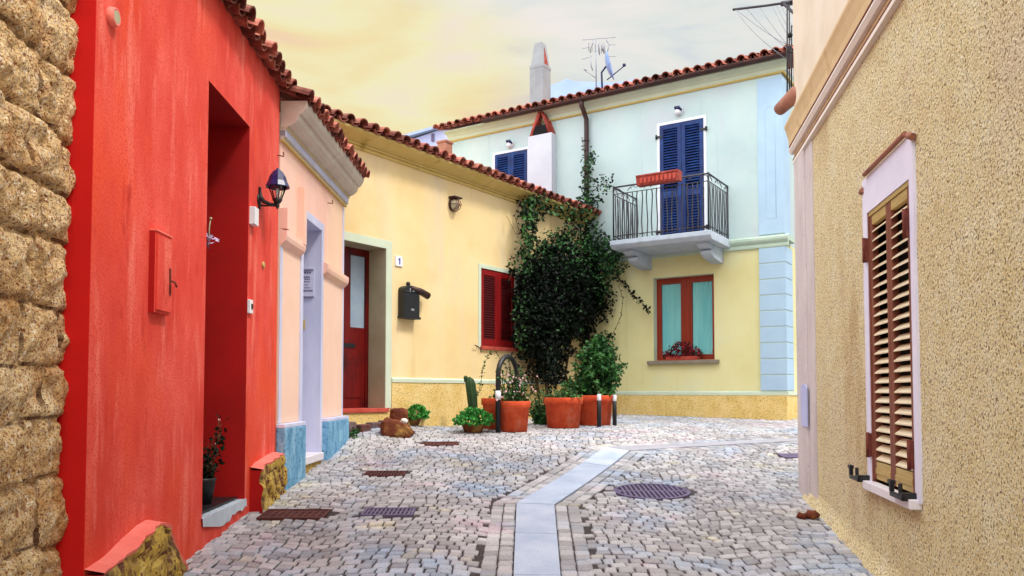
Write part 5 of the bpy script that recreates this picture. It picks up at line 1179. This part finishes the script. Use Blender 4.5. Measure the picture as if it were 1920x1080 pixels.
# cactus
cx, cy = -.60, 12.25; z0 = gz(cx, cy); root = empty('cactus', (cx, cy, z0)); tag(root, 'tall leaning column cactus with a side bud by the yellow plinth', 'cactus')
zt = on_depth(880, 706, 12.2).z; h = zt - z0
def ribbed(mb, pts, rad, nr=8):
    n = nr * 4; vs = []
    for i, p in enumerate(pts):
        for k in range(n):
            a = 2 * math.pi * k / n; r_ = rad[i] * (1 + .16 * math.cos(nr * a)); vs.append(Vector(p) + Vector((math.cos(a) * r_, math.sin(a) * r_, 0)))
    mb.add(vs, [(i * n + k, i * n + (k + 1) % n, (i + 1) * n + (k + 1) % n, (i + 1) * n + k) for i in range(len(pts) - 1) for k in range(n)], .5, True)
m = MB(); ribbed(m, [(cx + .03, cy, z0), (cx + .01, cy, z0 + h * .3), (cx - .01, cy, z0 + h * .6), (cx - .035, cy, z0 + h * .85), (cx - .045, cy, z0 + h * .95), (cx - .05, cy, z0 + h * 1.0)], [.045, .06, .068, .068, .05, .002]); build('stem', m, M['cactus'], root)
m = MB(); m.ball((cx - .11, cy - .02, z0 + h * .97), (.035, .035, .04), 10, jit=.2); m.tube([(cx - .07, cy, z0 + h * .88), (cx - .12, cy - .02, z0 + h * .93)], .026, 8); build('bud', m, M['cactus'], root)
# rocks with a hollow
p = Vector((-1.53, 10.75, gz(-1.53, 10.75))); root = empty('rock_planter', p); tag(root, 'hollowed brown rock on the cobbles with a pale pebble in it', 'rock')
def rock(mb, cen, r, seed, flat=.0):
    n = 26; vs = []
    for i in range(n // 2 + 1):
        th = math.pi * i / (n // 2)
        for k in range(n):
            a = 2 * math.pi * k / n; d = Vector((math.sin(th) * math.cos(a), math.sin(th) * math.sin(a), math.cos(th)))
            e = Vector([math.copysign(abs(v_) ** .55, v_) for v_ in d]); j = 1 + .16 * noise.fractal(d * 1.6 + Vector((seed,) * 3), 1, 2, 3)
            q = Vector((e.x * r[0], e.y * r[1], e.z * r[2])) * j
            if q.z > 0 and flat: q.z -= flat * math.exp(-((q.x - .06) ** 2 / .02 + q.y ** 2 / .02)); q.z += -.1 * sm(0, .25, q.x)
            vs.append(Vector(cen) + q)
    mb.add(vs, [(i * n + k, (i + 1) * n + k, (i + 1) * n + (k + 1) % n, i * n + (k + 1) % n) for i in range(n // 2) for k in range(n)], .5, False)
m = MB(); rock(m, p + Vector((0, 0, .10)), (.21, .17, .15), 3, .1); build('rock', m, M['rock'], root)
m = MB(); m.ball(p + Vector((.09, -.04, .19)), (.05, .05, .04), 10, jit=.3); m.ball(p + Vector((.05, .02, .17)), (.03, .03, .025), 8, jit=.3); build('pebble', m, M['pebble'], root)
p2 = Vector((-1.63, 11.55, gz(-1.63, 11.55))); m = MB(); rock(m, p2 + Vector((0, 0, .12)), (.13, .1, .14), 8); o = build('rock', m, M['rock']); tag(o, 'upright brown rock between the rock planter and the green cushion', 'rock')
# weed by the pink corner
m = MB(); q = Vector((-2.08, 10.5, gz(-2.08, 10.5)))
for k in range(70): m.leaf(q + Vector((random.gauss(0, .05), random.gauss(0, .05), random.uniform(0, .1))), random.uniform(.03, .06), random.random())
o = build('weed', m, M['leaf']); tag(o, 'small green weed at the foot of the blue plinth corner', 'weed')
# hoop and bollards
p = Vector((-.2, 11.55, 0)); zg = gz(p.x, p.y); root = empty('hoop_bollard', (p.x, p.y, zg)); tag(root, 'black inverted U hoop bollard with white bands among the pots', 'bollard')
zt = on_depth(950, 668, 11.7).z; L_ = Vector((p.x, p.y)); Rr = Vector((.075, 12.05)); c_ = (L_ + Rr) / 2; hr = (Rr - L_).length / 2; dv = (Rr - L_).normalized()
pts = [Vector((L_.x, L_.y, zg - .05)), Vector((L_.x, L_.y, zt - hr))] + [Vector((c_.x - dv.x * hr * math.cos(a), c_.y - dv.y * hr * math.cos(a), zt - hr + hr * math.sin(a))) for a in [math.pi * k / 12 for k in range(1, 12)]] + [Vector((Rr.x, Rr.y, zt - hr)), Vector((Rr.x, Rr.y, gz(Rr.x, Rr.y) - .05))]
m = MB(); m.tube(pts, .038, 14); build('hoop', m, M['black'], root)
m = MB(); zb_ = on_depth(935, 741, 11.5).z
for P2 in (L_, Rr): m.lathe((P2.x, P2.y, zb_ - .065), [(.041, 0), (.041, .13)], 16)
build('white_band', m, M['white'], root)
def bollard(px, y, h, label):
    x = (px - 960) / FPX * y; z = gz(x, y); root = empty('bollard', (x, y, z)); tag(root, label, 'bollard', 'thin black bollards')
    m = MB(); m.lathe((x, y, z - .02), [(.034, 0), (.034, h * .80), (.028, h * .81), (.028, h * .815)], 16); build('post', m, M['black'], root)
    m = MB(); m.lathe((x, y, z - .02), [(.030, h * .815), (.032, h * .82), (.032, h * .98), (.024, h), (.001, h + .004)], 16); build('white_tip', m, M['white'], root)
bollard(1123, 12.4, .53, 'thin black bollard with a white tip in front of the rightmost pot')
bollard(1152, 12.7, .5, 'thin black bollard at the right edge of the rightmost pot')

# balcony flower box
u0, z1 = BLUE.at(1198, 338, BW); u1, zb = BLUE.at(1277, 356, BW); u0, u1 = min(u0, u1), max(u0, u1)
z1, zb = RZ + .10, RZ - .08
root = empty('balcony_planter', BLUE.pt((u0 + u1) / 2, BW, zb)); tag(root, 'long terracotta flower box hung on the balcony railing', 'flower box')
m = MB(); m.prof(BLUE, u0, u1, [(rw + .02, zb), (rw + .17, zb), (rw + .2, z1 - .03), (rw + .215, z1 - .03), (rw + .215, z1), (rw - .01, z1), (rw - .01, z1 - .03), (rw, z1 - .03)]); bx = build('box', m, M['terra2'], root, bevel=.004)
m = MB()
for k in range(9):
    a = u0 + .05 + (u1 - u0 - .1) * k / 9; m.fbox(BLUE, a, a + .045, rw + .188, rw + .206, zb + .03, z1 - .05)
build('relief', m, M['redtile'], bx)
m = MB(); m.fbox(BLUE, u0 + .02, u1 - .02, rw + .01, rw + .19, z1, z1 + .004); build('soil', m, M['soil'], root)
# flowers on the window sill
uc, z_ = BLUE.at(1283, 660, -.05); root = empty('window_flowers', BLUE.pt(uc, -.05, GZ0)); tag(root, 'terracotta trough of dark red flowers on the ground floor window sill', 'flower trough')
m = MB(); m.prof(BLUE, uc - .28, uc + .34, [(-.13, GZ0 - .003), (.03, GZ0 - .003), (.05, GZ0 + .07), (-.15, GZ0 + .07)]); build('trough', m, M['redtile'], root, bevel=.005)
m, f = MB(), MB()
for k in range(420):
    t = random.uniform(-1, 1); hgt = .26 * math.exp(-(t * 1.1) ** 2) + .04; b = BLUE.pt(uc + .03 + t * .38, random.uniform(-.13, .05), GZ0 + .06 + random.random() * hgt); m.leaf(b, random.uniform(.03, .055), random.random())
    if k % 3 == 0: f.ball(b + BLUE.n * .02, random.uniform(.012, .022), 6, c=random.random())
build('foliage', m, M['vine'], root); build('flowers', f, M['geranium'], root)
# red doorway: plant and lilac cloth
b0 = RED.pt(RED.u(384, -.2), -.2, .64)
root = empty('doorway_plant', b0); tag(root, 'dark flowering plant in a small pot inside the red doorway', 'plant')
m = MB(); m.lathe(b0, [(.07, 0), (.1, .18), (.105, .2), (.09, .2), (.088, .17)], 16); build('pot', m, M['black'], root)
m, s, f = MB(), MB(), MB()
for k in range(34):
    a = random.uniform(0, 6.28); e = b0 + Vector((.13 * math.cos(a), .16 * math.sin(a), .22 + random.uniform(.02, .42))); leafy_stem(m, s, b0 + Vector((0, 0, .17)), e, n=6, size=.05, per=2, r=.003)
    if k % 4 == 0: f.ball(e, .011, 6)
build('foliage', m, M['vine'], root); build('stems', s, M['stem'], root); build('flowers', f, M['flower'], root)
q = RED.at(398, 452, -.1); root = empty('lilac_ribbon', RED.pt(q[0], -.1, q[1])); m = MB()
cq = RED.pt(RED.u(392, -.08), -.08, q[1])
for k in range(16): m.leaf(cq + Vector((random.gauss(0, .02), random.gauss(0, .02), random.gauss(0, .03))), random.uniform(.035, .06), .5)
build('petals', m, M['lilac'], root); m = MB(); m.tube([cq + Vector((-.01, 0, -.02)), cq + Vector((-.01, 0, .08)), cq + Vector((0, 0, .16))], .005, 5); m.ball(cq + Vector((.0, 0, .15)), .012, 8); build('stalk', m, M['jamb'], root)
tag(root, 'small lilac flower decoration hanging inside the red doorway', 'decoration')
# litter by the right wall
q = RIGHT.pt(-1.15, .13, 0); z = gz(q.x, q.y); m = MB(); m.ball((q.x, q.y, z + .03), (.06, .05, .04), 12, jit=.6); m.ball((q.x - .08, q.y, z + .02), (.04, .04, .03), 10, jit=.6); o = build('dark_pebbles', m, M['rock']); tag(o, 'dark reddish lump of stone at the foot of the roughcast wall', 'stone')

# ================================================================== THE VINE
root = empty('climbing_vine', YEL.pt(5.2, .2, gz(*YEL.pt(5.2, .2, 0).xy))); tag(root, 'large dark green vine climbing the corner between the yellow and aqua houses', 'vine')
lv, lt, st_ = MB(), MB(), MB()
def VP(px, py, w):       # a point in front of the yellow wall (or of the aqua wall right of the corner)
    d = ray(px, py); o = Vector((0, 0, EYE)); ks = []
    for F in (YEL, BLUE): ks.append((F.p + F.n * w - o).dot(F.n) / d.dot(F.n))
    return o + d * min(ks)
def clump(px, py, rx, ry, n, w0=.05, w1=.5, size=.09, c=(0, .5), lv=lv):
    for _ in range(n):
        a = random.uniform(0, 6.28); r_ = math.sqrt(random.random()) * (1 + .34 * math.sin(a * 5 + px) * random.random() + .14 * math.sin(a * 11 + py)); q = VP(px + rx * r_ * math.cos(a), py + ry * r_ * math.sin(a), w0 + (w1 - w0) * random.random() ** .8 * math.sqrt(max(.05, 1 - .8 * r_ * r_)))
        lv.leaf(q, size * random.uniform(.55, 1.25), random.uniform(*c), Vector((random.gauss(0, 1), random.gauss(0, 1), random.gauss(-.5, .7))))
# main mass
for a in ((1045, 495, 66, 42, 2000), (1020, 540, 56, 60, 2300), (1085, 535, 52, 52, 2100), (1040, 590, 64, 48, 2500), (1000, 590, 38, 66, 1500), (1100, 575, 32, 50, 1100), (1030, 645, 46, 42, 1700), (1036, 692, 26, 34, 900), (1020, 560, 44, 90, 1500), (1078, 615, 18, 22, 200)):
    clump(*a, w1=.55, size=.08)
for a in ((1100, 655, 13, 42, 300), (1140, 560, 16, 30, 160), (975, 650, 16, 50, 200), (1000, 700, 14, 30, 120)): clump(*a, w1=.35, size=.07)
for a in ((1045, 560, 80, 110, 200), (1000, 480, 40, 40, 240), (1090, 490, 50, 36, 240), (975, 600, 16, 60, 90)): clump(*a, w0=.3, w1=.62, size=.06, c=(0, .5), lv=lt)
# lighter top growth over the cornice
for a in ((1000, 395, 26, 24, 210), (992, 430, 14, 38, 240), (1062, 392, 46, 14, 170), (1098, 415, 22, 36, 230), (1050, 440, 26, 10, 60), (1010, 372, 26, 10, 90), (1105, 375, 22, 14, 110), (1068, 425, 14, 26, 90), (1060, 460, 66, 16, 380)):
    clump(*a, w1=.42, size=.075, c=(.2, .8)); clump(*a[:4], int(a[4] * .45), w0=.15, w1=.5, size=.075, c=(.1, .8), lv=lt)
for a in ((1135, 470, 34, 20, 260), (1160, 465, 22, 12, 90), (1145, 500, 26, 22, 220), (1120, 455, 30, 22, 200), (1100, 340, 12, 42, 130), (1108, 300, 9, 22, 50), (1130, 345, 22, 18, 50), (1195, 462, 34, 7, 90), (1125, 540, 20, 26, 160), (1135, 640, 16, 22, 160)):
    clump(*a, w0=.1, w1=.5, size=.065, c=(.2, 1)); clump(*a[:4], int(a[4] * .7), w0=.15, w1=.55, size=.065, c=(.1, .9), lv=lt)
def tendril(pts, w=.3, n=10, per=2, size=.055, r=.006):
    P = [VP(x, y, w) for x, y in pts]
    for a, b in zip(P, P[1:]):
        for k in range(n):
            p = a.lerp(b, k / n)
            for _ in range(per):
                if random.random() < .75: lv.leaf(p + Vector((random.gauss(0, .02),) * 3), size * random.uniform(.6, 1.2), random.uniform(.2, .9))
    st_.tube(P, r, 5)
tendril([(1140, 500), (1165, 530), (1190, 555), (1218, 582)], per=4, size=.075); tendril([(1210, 575), (1216, 590)], n=8, per=5, size=.06)
tendril([(1160, 535), (1168, 560), (1165, 590), (1155, 615), (1140, 640)], n=5, per=1)
tendril([(975, 375), (965, 405), (975, 440)], n=5, per=2); tendril([(950, 405), (968, 440)], n=4, per=0, r=.004)
tendril([(955, 485), (975, 480)], n=5, per=3); tendril([(1092, 260), (1100, 320), (1104, 360)], n=9, per=3); tendril([(1110, 360), (1128, 345), (1142, 337)], n=6, per=1)
tendril([(1110, 470), (1150, 452), (1170, 450)], n=6, per=2); tendril([(1120, 430), (1135, 415)], n=5, per=1); tendril([(960, 510), (955, 525)], n=4, per=3)
tendril([(1150, 470), (1200, 466), (1240, 458)], n=9, per=3, size=.06)
tendril([(1075, 650), (1098, 690), (1085, 720)], n=6, per=2)
# trunks
for pts in ([(1075, 760), (1060, 700), (1070, 640), (1050, 560)], [(1010, 735), (1000, 690), (985, 640), (1000, 560)], [(1030, 760), (1020, 700), (1035, 640), (1040, 560)]):
    st_.tube([VP(x, y, .12) for x, y in pts], [.028, .024, .02, .014], 7)
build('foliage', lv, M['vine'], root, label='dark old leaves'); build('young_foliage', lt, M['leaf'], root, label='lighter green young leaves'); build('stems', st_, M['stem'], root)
